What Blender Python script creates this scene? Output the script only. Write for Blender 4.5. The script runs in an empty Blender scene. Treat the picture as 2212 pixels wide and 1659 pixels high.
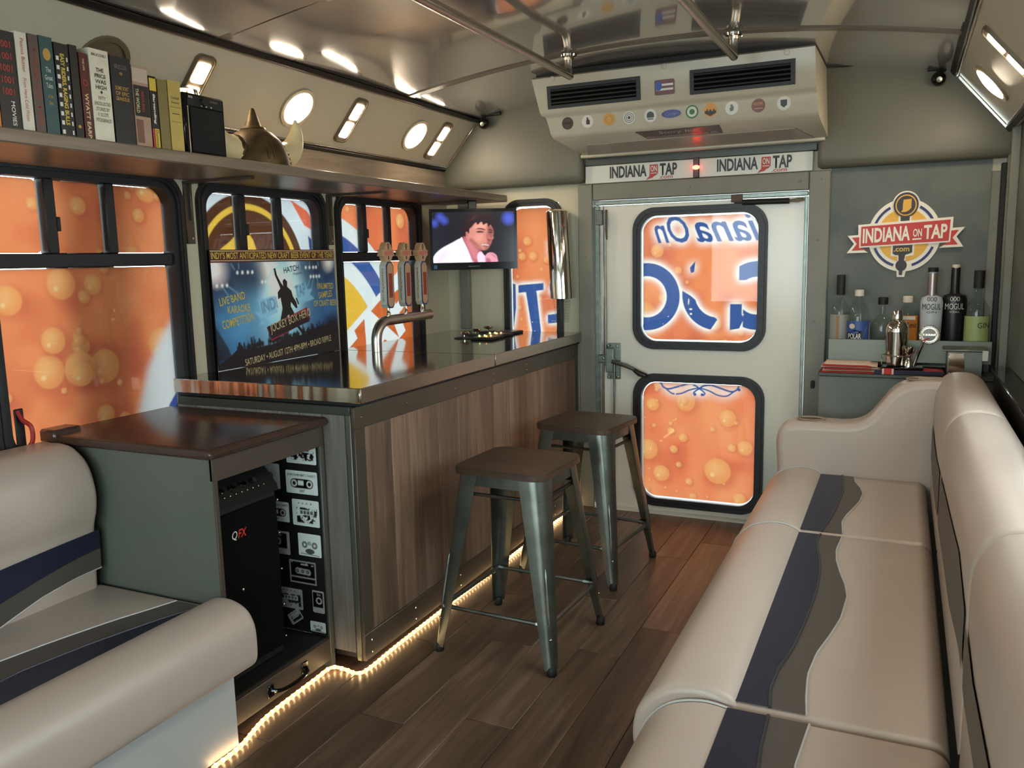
import bpy, bmesh, math, random
import numpy as np
from mathutils import Vector, Matrix
from mathutils.geometry import tessellate_polygon

random.seed(7)
RNG = np.random.RandomState(11)
scene = bpy.context.scene
C = scene.collection

# ------------------------------------------------------------------ camera, world, exposure
cam_data = bpy.data.cameras.new('camera')
cam = bpy.data.objects.new('camera', cam_data)
C.objects.link(cam)
cam_data.sensor_width = 36.0
cam_data.lens = 36.0 * 1806.94 / 2212.0
cam_data.clip_start = 0.02
_R = ((0.90687195, 0.04303524, -0.41920309), (0.42085177, -0.14350599, 0.89570632), (-0.02161122, -0.9887133, -0.14825302))
cam.matrix_world = Matrix(((_R[0][0], -_R[0][1], -_R[0][2], 0.0), (_R[1][0], -_R[1][1], -_R[1][2], 0.0), (_R[2][0], -_R[2][1], -_R[2][2], 1.25), (0, 0, 0, 1)))
scene.camera = cam

SKY = 6.5
world = bpy.data.worlds.new('overcast_sky')
scene.world = world
world.use_nodes = True
bg = world.node_tree.nodes['Background']
bg.inputs['Color'].default_value = (0.80, 0.95, 0.98, 1)
bg.inputs['Strength'].default_value = SKY

scene.view_settings.view_transform = 'Standard'
scene.view_settings.look = 'None'
scene.view_settings.gamma = 1.0
scene.view_settings.use_curve_mapping = False
scene.view_settings.exposure = 0.47

scene.cycles.use_light_tree = False
scene.cycles.max_bounces = 7
scene.cycles.diffuse_bounces = 4
scene.cycles.glossy_bounces = 4
scene.cycles.transmission_bounces = 4
scene.cycles.transparent_max_bounces = 14
scene.cycles.caustics_reflective = False
scene.cycles.caustics_refractive = False
scene.cycles.sample_clamp_indirect = 6.0

LAMP_ROUND = 44.0
LAMP_RECT = 32.0
LAMP_COL = (1.0, 0.83, 0.62)

# ------------------------------------------------------------------ helpers
def s2l(c):
    return tuple(((v / 255.0) / 12.92 if v / 255.0 <= 0.04045 else ((v / 255.0 + 0.055) / 1.055) ** 2.4) for v in c)

def new_mat(name):
    m = bpy.data.materials.new(name)
    m.use_nodes = True
    return m, m.node_tree.nodes, m.node_tree.links, m.node_tree.nodes['Principled BSDF']

def mat(name, col, rough=0.5, metal=0.0, var=0.0, vscale=8.0, bump=0.0, bscale=60.0, stretch=None, spec=0.5, coat=0.0, col2=None, bdetail=3):
    m, N, L, P = new_mat(name)
    a = s2l(col)
    P.inputs['Base Color'].default_value = (*a, 1)
    P.inputs['Roughness'].default_value = rough
    P.inputs['Metallic'].default_value = metal
    P.inputs['Specular IOR Level'].default_value = spec
    P.inputs['Coat Weight'].default_value = coat
    P.inputs['Coat Roughness'].default_value = 0.1
    if var or bump:
        tc = N.new('ShaderNodeTexCoord'); mp = N.new('ShaderNodeMapping')
        L.new(tc.outputs['Object'], mp.inputs['Vector'])
        if stretch: mp.inputs['Scale'].default_value = stretch
    if var:
        nz = N.new('ShaderNodeTexNoise'); nz.inputs['Scale'].default_value = vscale; nz.inputs['Detail'].default_value = 6
        L.new(mp.outputs['Vector'], nz.inputs['Vector'])
        mx = N.new('ShaderNodeMix'); mx.data_type = 'RGBA'
        b = s2l(col2) if col2 else tuple(v * (1 - var) for v in a)
        c = a if col2 else tuple(min(1, v * (1 + var)) for v in a)
        mx.inputs['A'].default_value = (*b, 1); mx.inputs['B'].default_value = (*c, 1)
        rp = N.new('ShaderNodeMapRange'); rp.inputs['From Min'].default_value = 0.3; rp.inputs['From Max'].default_value = 0.7
        L.new(nz.outputs['Fac'], rp.inputs['Value']); L.new(rp.outputs['Result'], mx.inputs['Factor'])
        L.new(mx.outputs['Result'], P.inputs['Base Color'])
    if bump:
        nb = N.new('ShaderNodeTexNoise'); nb.inputs['Scale'].default_value = bscale; nb.inputs['Detail'].default_value = bdetail
        L.new(mp.outputs['Vector'], nb.inputs['Vector'])
        bp = N.new('ShaderNodeBump'); bp.inputs['Strength'].default_value = bump; bp.inputs['Distance'].default_value = 0.01
        L.new(nb.outputs['Fac'], bp.inputs['Height']); L.new(bp.outputs['Normal'], P.inputs['Normal'])
    return m

def wood(name, c1, c2, c3, axis='Y', rough=0.45, scale=1.0, spec=0.5, contrast=1.0):
    """grained timber; random offset and tint per object"""
    m, N, L, P = new_mat(name)
    tc = N.new('ShaderNodeTexCoord'); oi = N.new('ShaderNodeObjectInfo'); mp = N.new('ShaderNodeMapping')
    st = {'X': (2.0, 28, 28), 'Y': (28, 2.0, 28), 'Z': (28, 28, 2.0)}[axis]
    mp.inputs['Scale'].default_value = tuple(v * scale for v in st)
    L.new(tc.outputs['Object'], mp.inputs['Vector'])
    cb = N.new('ShaderNodeCombineXYZ'); ml = N.new('ShaderNodeMath'); ml.operation = 'MULTIPLY'; ml.inputs[1].default_value = 37.0
    L.new(oi.outputs['Random'], ml.inputs[0])
    for k in 'XYZ': L.new(ml.outputs[0], cb.inputs[k])
    L.new(cb.outputs[0], mp.inputs['Location'])
    nz = N.new('ShaderNodeTexNoise'); nz.inputs['Scale'].default_value = 1.0; nz.inputs['Detail'].default_value = 7; nz.inputs['Roughness'].default_value = 0.62; nz.inputs['Distortion'].default_value = 0.6
    L.new(mp.outputs['Vector'], nz.inputs['Vector'])
    mp2 = N.new('ShaderNodeMapping'); mp2.inputs['Scale'].default_value = tuple(v * scale * 0.16 for v in st); L.new(tc.outputs['Object'], mp2.inputs['Vector']); L.new(cb.outputs[0], mp2.inputs['Location'])
    n2 = N.new('ShaderNodeTexNoise'); n2.inputs['Scale'].default_value = 1.0; n2.inputs['Detail'].default_value = 4
    L.new(mp2.outputs['Vector'], n2.inputs['Vector'])
    cr = N.new('ShaderNodeValToRGB')
    e = cr.color_ramp.elements
    e[0].position = 0.5 - 0.2 / contrast; e[0].color = (*s2l(c1), 1); e[1].position = 0.5 + 0.2 / contrast; e[1].color = (*s2l(c3), 1)
    k = cr.color_ramp.elements.new(0.5); k.color = (*s2l(c2), 1)
    ad = N.new('ShaderNodeMix'); ad.data_type = 'FLOAT'; ad.inputs['Factor'].default_value = 0.5
    L.new(nz.outputs['Fac'], ad.inputs['A']); L.new(n2.outputs['Fac'], ad.inputs['B'])
    L.new(ad.outputs['Result'], cr.inputs['Fac'])
    hv = N.new('ShaderNodeHueSaturation')
    mr = N.new('ShaderNodeMapRange'); mr.inputs['To Min'].default_value = 0.84; mr.inputs['To Max'].default_value = 1.18
    L.new(oi.outputs['Random'], mr.inputs['Value']); L.new(mr.outputs['Result'], hv.inputs['Value'])
    L.new(cr.outputs['Color'], hv.inputs['Color']); L.new(hv.outputs['Color'], P.inputs['Base Color'])
    P.inputs['Roughness'].default_value = rough
    P.inputs['Specular IOR Level'].default_value = spec
    bp = N.new('ShaderNodeBump'); bp.inputs['Strength'].default_value = 0.15; bp.inputs['Distance'].default_value = 0.004
    L.new(nz.outputs['Fac'], bp.inputs['Height']); L.new(bp.outputs['Normal'], P.inputs['Normal'])
    return m

def emit(name, col, strength):
    m, N, L, P = new_mat(name)
    P.inputs['Base Color'].default_value = (*col, 1)
    P.inputs['Emission Color'].default_value = (*col, 1)
    P.inputs['Emission Strength'].default_value = strength
    return m

def glass_clear(name, tint=(1, 1, 1), fac=0.09, rough=0.02):
    """thin clear sheet: see-through with a grazing reflection"""
    m, N, L, P = new_mat(name)
    N.remove(P)
    tr = N.new('ShaderNodeBsdfTransparent'); tr.inputs['Color'].default_value = (*tint, 1)
    gl = N.new('ShaderNodeBsdfGlossy'); gl.inputs['Roughness'].default_value = rough
    fr = N.new('ShaderNodeFresnel'); fr.inputs['IOR'].default_value = 1.45
    mx = N.new('ShaderNodeMixShader')
    ge = N.new('ShaderNodeNewGeometry'); iv = N.new('ShaderNodeMath'); iv.operation = 'SUBTRACT'; iv.inputs[0].default_value = 1.0; L.new(ge.outputs['Backfacing'], iv.inputs[1])
    mu = N.new('ShaderNodeMath'); mu.operation = 'MULTIPLY'; L.new(fr.outputs[0], mu.inputs[0]); L.new(iv.outputs[0], mu.inputs[1])
    L.new(mu.outputs[0], mx.inputs[0]); L.new(tr.outputs[0], mx.inputs[1]); L.new(gl.outputs[0], mx.inputs[2])
    L.new(mx.outputs[0], N['Material Output'].inputs['Surface'])
    return m

def film_mat(name):
    """printed vinyl seen from inside: translucent, coloured by the print"""
    m, N, L, P = new_mat(name)
    N.remove(P)
    at = N.new('ShaderNodeAttribute'); at.attribute_name = 'Col'
    t = N.new('ShaderNodeBsdfTranslucent'); d = N.new('ShaderNodeBsdfDiffuse')
    L.new(at.outputs['Color'], t.inputs['Color']); L.new(at.outputs['Color'], d.inputs['Color'])
    mx = N.new('ShaderNodeMixShader'); mx.inputs[0].default_value = 0.12
    L.new(t.outputs[0], mx.inputs[1]); L.new(d.outputs[0], mx.inputs[2])
    L.new(mx.outputs[0], N['Material Output'].inputs['Surface'])
    return m

def print_mat(name, rough=0.4, glow=0.0):
    """flat print (or a lit screen) coloured by its vertices"""
    m, N, L, P = new_mat(name)
    at = N.new('ShaderNodeAttribute'); at.attribute_name = 'Col'
    P.inputs['Roughness'].default_value = rough
    if glow:
        P.inputs['Base Color'].default_value = (0.01, 0.01, 0.01, 1)
        L.new(at.outputs['Color'], P.inputs['Emission Color']); P.inputs['Emission Strength'].default_value = glow
    else:
        L.new(at.outputs['Color'], P.inputs['Base Color'])
    return m

# ---- planes to draw on: P = o + u*a + v*b + n*c
class Fr:
    def __init__(s, o, u, v, n): s.o, s.u, s.v, s.n = map(Vector, (o, u, v, n))
    def __call__(s, a, b, c=0.0): return s.o + s.u * a + s.v * b + s.n * c
LW = Fr((-2.18, 0, 0), (0, 1, 0), (0, 0, 1), (1, 0, 0))        # left wall
BW = Fr((0, 3.898, 0), (1, 0, 0), (0, 0, 1), (0, -1, 0))       # back wall
XY = Fr((0, 0, 0), (1, 0, 0), (0, 1, 0), (0, 0, 1))

def rrect(w, h, r, n=6, cx=0.0, cy=0.0):
    pts = []
    for sx, sy, a0 in ((1, 1, 0), (-1, 1, 90), (-1, -1, 180), (1, -1, 270)):
        for k in range(n + 1):
            a = math.radians(a0 + 90.0 * k / n)
            pts.append((cx + sx * (w / 2 - r) + r * math.cos(a), cy + sy * (h / 2 - r) + r * math.sin(a)))
    return pts

def circle(r, n=24, cx=0.0, cy=0.0, ry=None):
    return [(cx + r * math.cos(2 * math.pi * k / n), cy + (ry or r) * math.sin(2 * math.pi * k / n)) for k in range(n)]

class MB:
    def __init__(s): s.v = []; s.f = []
    def add(s, vs, fs):
        b = len(s.v); s.v += [tuple(p) for p in vs]; s.f += [tuple(i + b for i in f) for f in fs]; return s
    def box(s, x0, x1, y0, y1, z0, z1, bev=0.0, F=None):
        F = F or (lambda a, b, c: (a, b, c))
        if x0 > x1: x0, x1 = x1, x0
        if y0 > y1: y0, y1 = y1, y0
        if z0 > z1: z0, z1 = z1, z0
        if not bev:
            vs = [F(x, y, z) for z in (z0, z1) for y in (y0, y1) for x in (x0, x1)]
            return s.add(vs, [(0, 2, 3, 1), (4, 5, 7, 6), (0, 1, 5, 4), (2, 6, 7, 3), (0, 4, 6, 2), (1, 3, 7, 5)])
        b = min(bev, (x1 - x0) * 0.49, (y1 - y0) * 0.49, (z1 - z0) * 0.49)
        lo = (x0, y0, z0); hi = (x1, y1, z1); vs = []; idx = {}
        for c in range(8):
            sg = [(c >> k) & 1 for k in range(3)]
            for ax in range(3):
                p = [(hi[k] if sg[k] else lo[k]) for k in range(3)]
                for k in range(3):
                    if k != ax: p[k] += -b if sg[k] else b
                idx[(c, ax)] = len(vs); vs.append(F(*p))
        fs = []
        for ax in range(3):
            o = [k for k in range(3) if k != ax]
            for sgn in (0, 1):
                q = []
                for (i, j) in ((0, 0), (1, 0), (1, 1), (0, 1)):
                    q.append(idx[((sgn << ax) | (i << o[0]) | (j << o[1]), ax)])
                fs.append(q)
            for (i, j) in ((0, 0), (1, 0), (0, 1), (1, 1)):
                c0 = (i << o[0]) | (j << o[1]); c1 = c0 | (1 << ax)
                fs.append((idx[(c0, o[0])], idx[(c1, o[0])], idx[(c1, o[1])], idx[(c0, o[1])]))
        for c in range(8): fs.append((idx[(c, 0)], idx[(c, 1)], idx[(c, 2)]))
        return s.add(vs, fs)
    def tube(s, pts, r, n=10, closed=False, caps=True):
        pts = [Vector(p) for p in pts]; m = len(pts)
        rs = r if isinstance(r, (list, tuple)) else [r] * m
        T = []
        for i in range(m):
            if closed: t = pts[(i + 1) % m] - pts[i - 1]
            else: t = pts[min(i + 1, m - 1)] - pts[max(i - 1, 0)]
            T.append(t.normalized())
        up = Vector((0, 0, 1)) if abs(T[0].z) < 0.9 else Vector((1, 0, 0))
        a = T[0].cross(up).normalized(); vs = []
        for i in range(m):
            a = (a - T[i] * a.dot(T[i])).normalized(); b = T[i].cross(a)
            for k in range(n):
                q = 2 * math.pi * k / n
                vs.append(pts[i] + (a * math.cos(q) + b * math.sin(q)) * rs[i])
        fs = []
        for i in range(m if closed else m - 1):
            j = (i + 1) % m
            for k in range(n):
                l = (k + 1) % n
                fs.append((i * n + k, i * n + l, j * n + l, j * n + k))
        if caps and not closed:
            fs.append(tuple(range(n))); fs.append(tuple((m - 1) * n + k for k in range(n)))
        return s.add(vs, fs)
    def lathe(s, prof, n=20, o=(0, 0, 0), ax=(0, 0, 1), sx=1.0, sy=1.0):
        ax = Vector(ax).normalized(); o = Vector(o)
        a = ax.cross(Vector((0, 1, 0)) if abs(ax.y) < 0.9 else Vector((1, 0, 0))).normalized(); b = ax.cross(a)
        if abs(ax.z) > 0.99: a = Vector((1, 0, 0)); b = Vector((0, 1, 0))
        vs = []
        for r, z in prof:
            for k in range(n):
                q = 2 * math.pi * k / n
                vs.append(o + ax * z + a * (r * sx * math.cos(q)) + b * (r * sy * math.sin(q)))
        fs = []
        for i in range(len(prof) - 1):
            for k in range(n):
                l = (k + 1) % n
                fs.append((i * n + k, i * n + l, (i + 1) * n + l, (i + 1) * n + k))
        if prof[0][0] > 1e-6: fs.append(tuple(range(n)))
        if prof[-1][0] > 1e-6: fs.append(tuple((len(prof) - 1) * n + k for k in range(n)))
        return s.add(vs, fs)
    def prism(s, poly, F, w0, w1):
        n = len(poly)
        vs = [F(x, y, w0) for x, y in poly] + [F(x, y, w1) for x, y in poly]
        fs = [tuple(range(n)), tuple(range(n, 2 * n))] + [(i, (i + 1) % n, n + (i + 1) % n, n + i) for i in range(n)]
        return s.add(vs, fs)
    def flat(s, poly, F, w=0.0):
        return s.add([F(x, y, w) for x, y in poly], [tuple(range(len(poly)))])
    def ring(s, po, pi, F, w0, w1):
        n = len(po)
        vs = [F(x, y, w) for P_ in (po, pi) for w in (w0, w1) for x, y in P_]
        o0, o1, i0, i1 = 0, n, 2 * n, 3 * n; fs = []
        for k in range(n):
            l = (k + 1) % n
            fs += [(o0 + k, o0 + l, o1 + l, o1 + k), (i0 + k, i0 + l, i1 + l, i1 + k), (o1 + k, o1 + l, i1 + l, i1 + k), (o0 + k, o0 + l, i0 + l, i0 + k)]
        return s.add(vs, fs)
    def surf(s, rows, closed_u=False, cap=False):
        m = len(rows); n = len(rows[0]); vs = [p for r in rows for p in r]; fs = []
        for i in range(m - 1):
            for k in range(n if closed_u else n - 1):
                l = (k + 1) % n
                fs.append((i * n + k, i * n + l, (i + 1) * n + l, (i + 1) * n + k))
        if cap: fs.append(tuple(range(n))); fs.append(tuple((m - 1) * n + k for k in range(n)))
        return s.add(vs, fs)
    def ball(s, c, r, n=12, m=8):
        return s.lathe([(r * math.sin(math.pi * i / m), -r * math.cos(math.pi * i / m)) for i in range(m + 1)], n, c)

def wloc(o):
    p = Vector((0, 0, 0))
    while o is not None: p = p + o.location; o = o.parent
    return p

def build(name, mb, material, parent=None, local=False, sharp=38, fix=True):
    me = bpy.data.meshes.new(name)
    off = Vector((0, 0, 0)) if (local or parent is None) else wloc(parent)
    bm = bmesh.new()
    bv = [bm.verts.new(Vector(p) - off) for p in mb.v]
    for f in mb.f:
        try: bm.faces.new([bv[i] for i in f])
        except ValueError: pass
    if fix:
        bmesh.ops.remove_doubles(bm, verts=bm.verts, dist=1e-6)
        bmesh.ops.recalc_face_normals(bm, faces=bm.faces)
        big = [f for f in bm.faces if len(f.verts) > 8]
        if big:
            rim = {e for f in big for e in f.edges}; 
            for f in big:
                vs_ = list(f.verts)
                tris = tessellate_polygon([[v.co.copy() for v in vs_]])
                bm.faces.remove(f)
                for t_ in tris:
                    try: bm.faces.new([vs_[i] for i in t_])
                    except ValueError: pass
            bmesh.ops.recalc_face_normals(bm, faces=bm.faces)
        else: rim = set()
    else: rim = set()
    th = math.radians(sharp)
    for f in bm.faces: f.smooth = True
    for e in bm.edges:
        e.smooth = len(e.link_faces) == 2 and e.calc_face_angle(3.0) < th and e not in rim
    bm.to_mesh(me); bm.free()
    me.materials.append(material)
    o = bpy.data.objects.new(name, me); C.objects.link(o)
    if parent is not None: o.parent = parent
    return o

def tag(o, label=None, cat=None, group=None, kind=None):
    if label: o['label'] = label
    if cat: o['category'] = cat
    if group: o['group'] = group
    if kind: o['kind'] = kind
    return o

def thing(name, label, cat, loc=(0, 0, 0), rz=0.0, group=None, kind=None):
    o = bpy.data.objects.new(name, None); C.objects.link(o)
    o.location = loc; o.rotation_euler = (0, 0, rz); o.empty_display_size = 0.05
    return tag(o, label, cat, group, kind)

def struct(name, mb, material, label, **k):
    return tag(build(name, mb, material, **k), label, None, None, 'structure')

def dup(o, parent=None):
    c = o.copy(); C.objects.link(c)
    if parent is not None: c.parent = parent
    for ch in o.children: dup(ch, c)
    return c

# ---- lettering
_tc = {}
def glyphs(body, bold=0.0, shear=0.0, space=1.0):
    key = (body, bold, shear, space)
    if key not in _tc:
        cu = bpy.data.curves.new('lettering', 'FONT'); cu.body = body; cu.resolution_u = 3; cu.offset = bold; cu.shear = shear; cu.space_character = space
        ob = bpy.data.objects.new('lettering', cu); me = ob.to_mesh()
        vs = np.array([v.co[:2] for v in me.vertices]); fs = [tuple(p.vertices) for p in me.polygons]
        ob.to_mesh_clear(); bpy.data.objects.remove(ob); bpy.data.curves.remove(cu)
        mn = vs.min(0); mx = vs.max(0); vs = (vs - mn) / (mx - mn)
        _tc[key] = (vs, fs, (mx - mn)[0] / (mx - mn)[1])
    return _tc[key]

def text(name, body, F, u, v, w, h, material, parent, n=0.0012, bold=0.012, rot=0.0, local=False, mirror=False, vert=False, shear=0.0, skew=0.0):
    """lettering fitted to the box w x h whose lower-left corner is (u, v) on plane F"""
    vs, fs, asp = glyphs(body, bold, shear)
    cr, sr = math.cos(rot), math.sin(rot)
    out = []
    for a, b in vs:
        if mirror: a = 1 - a
        x, y = a * w, b * h
        if vert: x, y = b * w, (1 - a) * h
        y += skew * x
        out.append(F(u + x * cr - y * sr, v + x * sr + y * cr, n))
    mb = MB(); mb.v = [tuple(p) for p in out]; mb.f = list(fs)
    return build(name, mb, material, parent, local=local, fix=False)

# ---- painted canvases (prints and wraps); coordinates in metres
class Canvas:
    def __init__(s, x0, x1, y0, y1, res, base):
        s.x0, s.x1, s.y0, s.y1, s.res = x0, x1, y0, y1, res
        s.nx = int(round((x1 - x0) / res)) + 1; s.ny = int(round((y1 - y0) / res)) + 1
        s.X, s.Y = np.meshgrid(np.linspace(x0, x1, s.nx), np.linspace(y0, y1, s.ny))
        s.img = np.empty((s.ny, s.nx, 3)); s.img[:] = s2l(base)
    def put(s, mask, col, a=1.0):
        k = (np.clip(mask, 0, 1) * a)[..., None]; s.img = s.img * (1 - k) + np.array(s2l(col)) * k; return s
    def disc(s, cx, cy, r, soft=None, ry=None):
        soft = soft or s.res; d = np.hypot(s.X - cx, (s.Y - cy) * (r / (ry or r)))
        return np.clip((r - d) / soft + 0.5, 0, 1)
    def annulus(s, cx, cy, r0, r1): return s.disc(cx, cy, r1) * (1 - s.disc(cx, cy, r0))
    def poly(s, pts):
        acc = np.zeros_like(s.X)
        for dx in (-0.25, 0.25):
            for dy in (-0.25, 0.25):
                x = s.X + dx * s.res; y = s.Y + dy * s.res; ins = np.zeros(x.shape, bool)
                for i in range(len(pts)):
                    xa, ya = pts[i]; xb, yb = pts[i - 1]
                    if ya == yb: continue
                    ins ^= ((ya > y) != (yb > y)) & (x < (xb - xa) * (y - ya) / (yb - ya) + xa)
                acc += ins
        return acc / 4
    def word(s, body, u, v, w, h, mirror=False, bold=0.02, shear=0.0, rot=0.0):
        vs, fs, _ = glyphs(body, bold, shear); cr, sr = math.cos(rot), math.sin(rot); m = np.zeros_like(s.X)
        P = []
        for a, b in vs:
            if mirror: a = 1 - a
            P.append((u + a * w * cr - b * h * sr, v + a * w * sr + b * h * cr))
        for f in fs:
            q = [P[i] for i in f]
            xs = [p[0] for p in q]; ys = [p[1] for p in q]
            i0 = max(0, int((min(xs) - s.x0) / s.res) - 1); i1 = min(s.nx, int((max(xs) - s.x0) / s.res) + 3)
            j0 = max(0, int((min(ys) - s.y0) / s.res) - 1); j1 = min(s.ny, int((max(ys) - s.y0) / s.res) + 3)
            if i0 >= i1 or j0 >= j1: continue
            x = s.X[j0:j1, i0:i1]; y = s.Y[j0:j1, i0:i1]; acc = np.zeros(x.shape)
            for dx in (-0.3, 0.3):
                for dy in (-0.3, 0.3):
                    xx = x + dx * s.res; yy = y + dy * s.res; ins = np.zeros(x.shape, bool)
                    for i in range(len(q)):
                        xa, ya = q[i]; xb, yb = q[i - 1]
                        if ya == yb: continue
                        ins ^= ((ya > yy) != (yb > yy)) & (xx < (xb - xa) * (yy - ya) / (yb - ya) + xa)
                    acc += ins
            m[j0:j1, i0:i1] = np.minimum(1, m[j0:j1, i0:i1] + acc / 4)
        return m
    def blur(s, m, r):
        k = max(1, int(r / s.res))
        for _ in range(2):
            for ax in (0, 1):
                pad = [(k, k) if a == ax else (0, 0) for a in (0, 1)]
                c = np.cumsum(np.pad(m, pad, mode='edge'), axis=ax)
                c = np.insert(c, 0, 0, axis=ax)
                sl1 = [slice(None)] * 2; sl0 = [slice(None)] * 2
                sl1[ax] = slice(2 * k + 1, None); sl0[ax] = slice(None, -(2 * k + 1))
                m = (c[tuple(sl1)] - c[tuple(sl0)]) / (2 * k + 1)
        return m
    def noise(s, cell, seed):
        r = np.random.RandomState(seed)
        gx = (s.X - s.x0) / cell; gy = (s.Y - s.y0) / cell
        g = r.rand(int(gy.max()) + 3, int(gx.max()) + 3)
        i = gx.astype(int); j = gy.astype(int); fx = gx - i; fy = gy - j
        fx = fx * fx * (3 - 2 * fx); fy = fy * fy * (3 - 2 * fy)
        return (g[j, i] * (1 - fx) + g[j, i + 1] * fx) * (1 - fy) + (g[j + 1, i] * (1 - fx) + g[j + 1, i + 1] * fx) * fy
    def sample(s, x, y):
        fx = np.clip((x - s.x0) / s.res, 0, s.nx - 1.001); fy = np.clip((y - s.y0) / s.res, 0, s.ny - 1.001)
        i = fx.astype(int); j = fy.astype(int); a = (fx - i)[..., None]; b = (fy - j)[..., None]
        im = s.img
        return (im[j, i] * (1 - a) + im[j, i + 1] * a) * (1 - b) + (im[j + 1, i] * (1 - a) + im[j + 1, i + 1] * a) * b
    def sheet(s, name, F, x0, x1, y0, y1, material, parent, n=0.0, r=0.0, res=None, local=False, gain=1.0):
        """a flat sheet with rounded corners carrying this print"""
        res = res or s.res
        nx = max(2, int((x1 - x0) / res) + 1); ny = max(2, int((y1 - y0) / res) + 1)
        ys = np.linspace(y0, y1, ny); xs = np.linspace(0, 1, nx)
        d = np.minimum(ys - y0, y1 - ys)
        ins = np.where(d < r, r - np.sqrt(np.maximum(0, r * r - (r - d) ** 2)), 0) if r else np.zeros(ny)
        XX = (x0 + ins)[:, None] + xs[None, :] * (x1 - x0 - 2 * ins)[:, None]
        YY = np.repeat(ys[:, None], nx, 1)
        cols = s.sample(XX, YY) * np.asarray(gain)
        off = Vector((0, 0, 0)) if (local or parent is None) else wloc(parent)
        o_, u_, v_, n_ = (np.array(q) for q in (F.o - off, F.u, F.v, F.n))
        V = o_ + XX[..., None] * u_ + YY[..., None] * v_ + n * n_
        me = bpy.data.meshes.new(name)
        idx = np.arange(nx * ny).reshape(ny, nx)
        quads = np.stack([idx[:-1, :-1], idx[:-1, 1:], idx[1:, 1:], idx[1:, :-1]], -1).reshape(-1, 4)
        me.vertices.add(nx * ny); me.vertices.foreach_set('co', V.reshape(-1).astype(np.float32))
        me.loops.add(quads.size); me.loops.foreach_set('vertex_index', quads.reshape(-1).astype(np.int32))
        me.polygons.add(len(quads)); me.polygons.foreach_set('loop_start', np.arange(0, quads.size, 4, dtype=np.int32))
        me.update(calc_edges=True)
        ca = me.color_attributes.new('Col', 'FLOAT_COLOR', 'POINT')
        buf = np.ones((nx * ny, 4), np.float32); buf[:, :3] = np.clip(cols, 0, 1).reshape(-1, 3)
        ca.data.foreach_set('color', buf.reshape(-1))
        me.materials.append(material)
        o = bpy.data.objects.new(name, me); C.objects.link(o)
        if parent is not None: o.parent = parent
        return o

def sweep(mb, prof, y0, y1, r, n=5, ends=(True, True), axis='Y'):
    """closed (x, z) profile carried along y, with rounded ends of radius r"""
    P = np.array(prof)
    area = sum(P[i - 1][0] * P[i][1] - P[i][0] * P[i - 1][1] for i in range(len(P)))
    nrm = []
    for i in range(len(P)):
        t = P[(i + 1) % len(P)] - P[i - 1]; q = np.array([t[1], -t[0]]) * (1 if area > 0 else -1)
        nrm.append(q / (np.linalg.norm(q) + 1e-9))
    nrm = np.array(nrm); rows = []
    L_ = [(y0 + r - r * math.cos(math.pi / 2 * k / n), r - r * math.sin(math.pi / 2 * k / n)) for k in range(n + 1)] if ends[0] else [(y0, 0)]
    R_ = [(y1 - r + r * math.cos(math.pi / 2 * k / n), r - r * math.sin(math.pi / 2 * k / n)) for k in range(n, -1, -1)] if ends[1] else [(y1, 0)]
    for y, ins in L_ + R_:
        Q = P - nrm * ins
        rows.append([((q[0], y, q[1]) if axis == 'Y' else (y, q[0], q[1])) for q in Q])
    return mb.surf(rows, closed_u=True, cap=True)

def spline(pts, n=8):
    """Catmull-Rom through points of any dimension"""
    P = [np.array(p, float) for p in pts]; P = [2 * P[0] - P[1]] + P + [2 * P[-1] - P[-2]]; out = []
    for i in range(1, len(P) - 2):
        for k in range(n):
            t = k / n
            out.append(0.5 * ((2 * P[i]) + (P[i + 1] - P[i - 1]) * t + (2 * P[i - 1] - 5 * P[i] + 4 * P[i + 1] - P[i + 2]) * t * t + (3 * P[i] - P[i - 1] - 3 * P[i + 1] + P[i + 2]) * t ** 3))
    out.append(P[-2]); return out

# ------------------------------------------------------------------ materials
M = {}
M['cream'] = mat('cream_wall', (196, 188, 162), 0.42, var=0.05, vscale=3)
M['slope'] = mat('cream_slope_panel', (202, 194, 172), 0.3, var=0.03, vscale=2)
M['pad'] = mat('khaki_moulded_panel', (106, 105, 92), 0.5, var=0.06, vscale=3, bump=0.05, bscale=120)
M['grey_panel'] = mat('grey_chalk_panel', (112, 116, 108), 0.55, var=0.18, vscale=5, col2=(84, 92, 88))
M['jamb'] = mat('grey_jamb_paint', (122, 120, 107), 0.45, var=0.08, vscale=9)
M['white_door'] = mat('white_door_paint', (226, 222, 208), 0.2, var=0.03, vscale=4)
M['white_sign'] = mat('white_sign_panel', (214, 216, 208), 0.3)
M['rubber'] = mat('black_rubber', (16, 16, 17), 0.42, bump=0.1, bscale=40)
M['black'] = mat('black_plastic', (13, 13, 14), 0.6)
M['black_gloss'] = mat('black_gloss', (8, 8, 9), 0.12)
M['chrome'] = mat('chrome', (214, 208, 196), 0.08, 1.0)
M['steel'] = mat('brushed_steel', (178, 172, 162), 0.24, 1.0, bump=0.06, bscale=30, stretch=(3, 40, 40))
M['steel_top'] = mat('polished_steel_top', (168, 164, 156), 0.10, 1.0, bump=0.012, bscale=5)
M['steel_edge'] = mat('rolled_steel_edge', (206, 198, 184), 0.16, 1.0, bump=0.8, bscale=3.2, stretch=(8, 8, 0.15), bdetail=0)
M['gun'] = mat('gunmetal', (112, 117, 110), 0.3, 0.85, var=0.25, vscale=14)
M['gun_dark'] = mat('dark_gunmetal', (66, 64, 62), 0.35, 0.8)
M['zinc'] = mat('dull_zinc', (128, 138, 130), 0.38, 0.8, var=0.2, vscale=25)
M['bar_trim'] = mat('bronze_painted_trim', (84, 76, 66), 0.36, 0.35, var=0.06, vscale=6)
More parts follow.
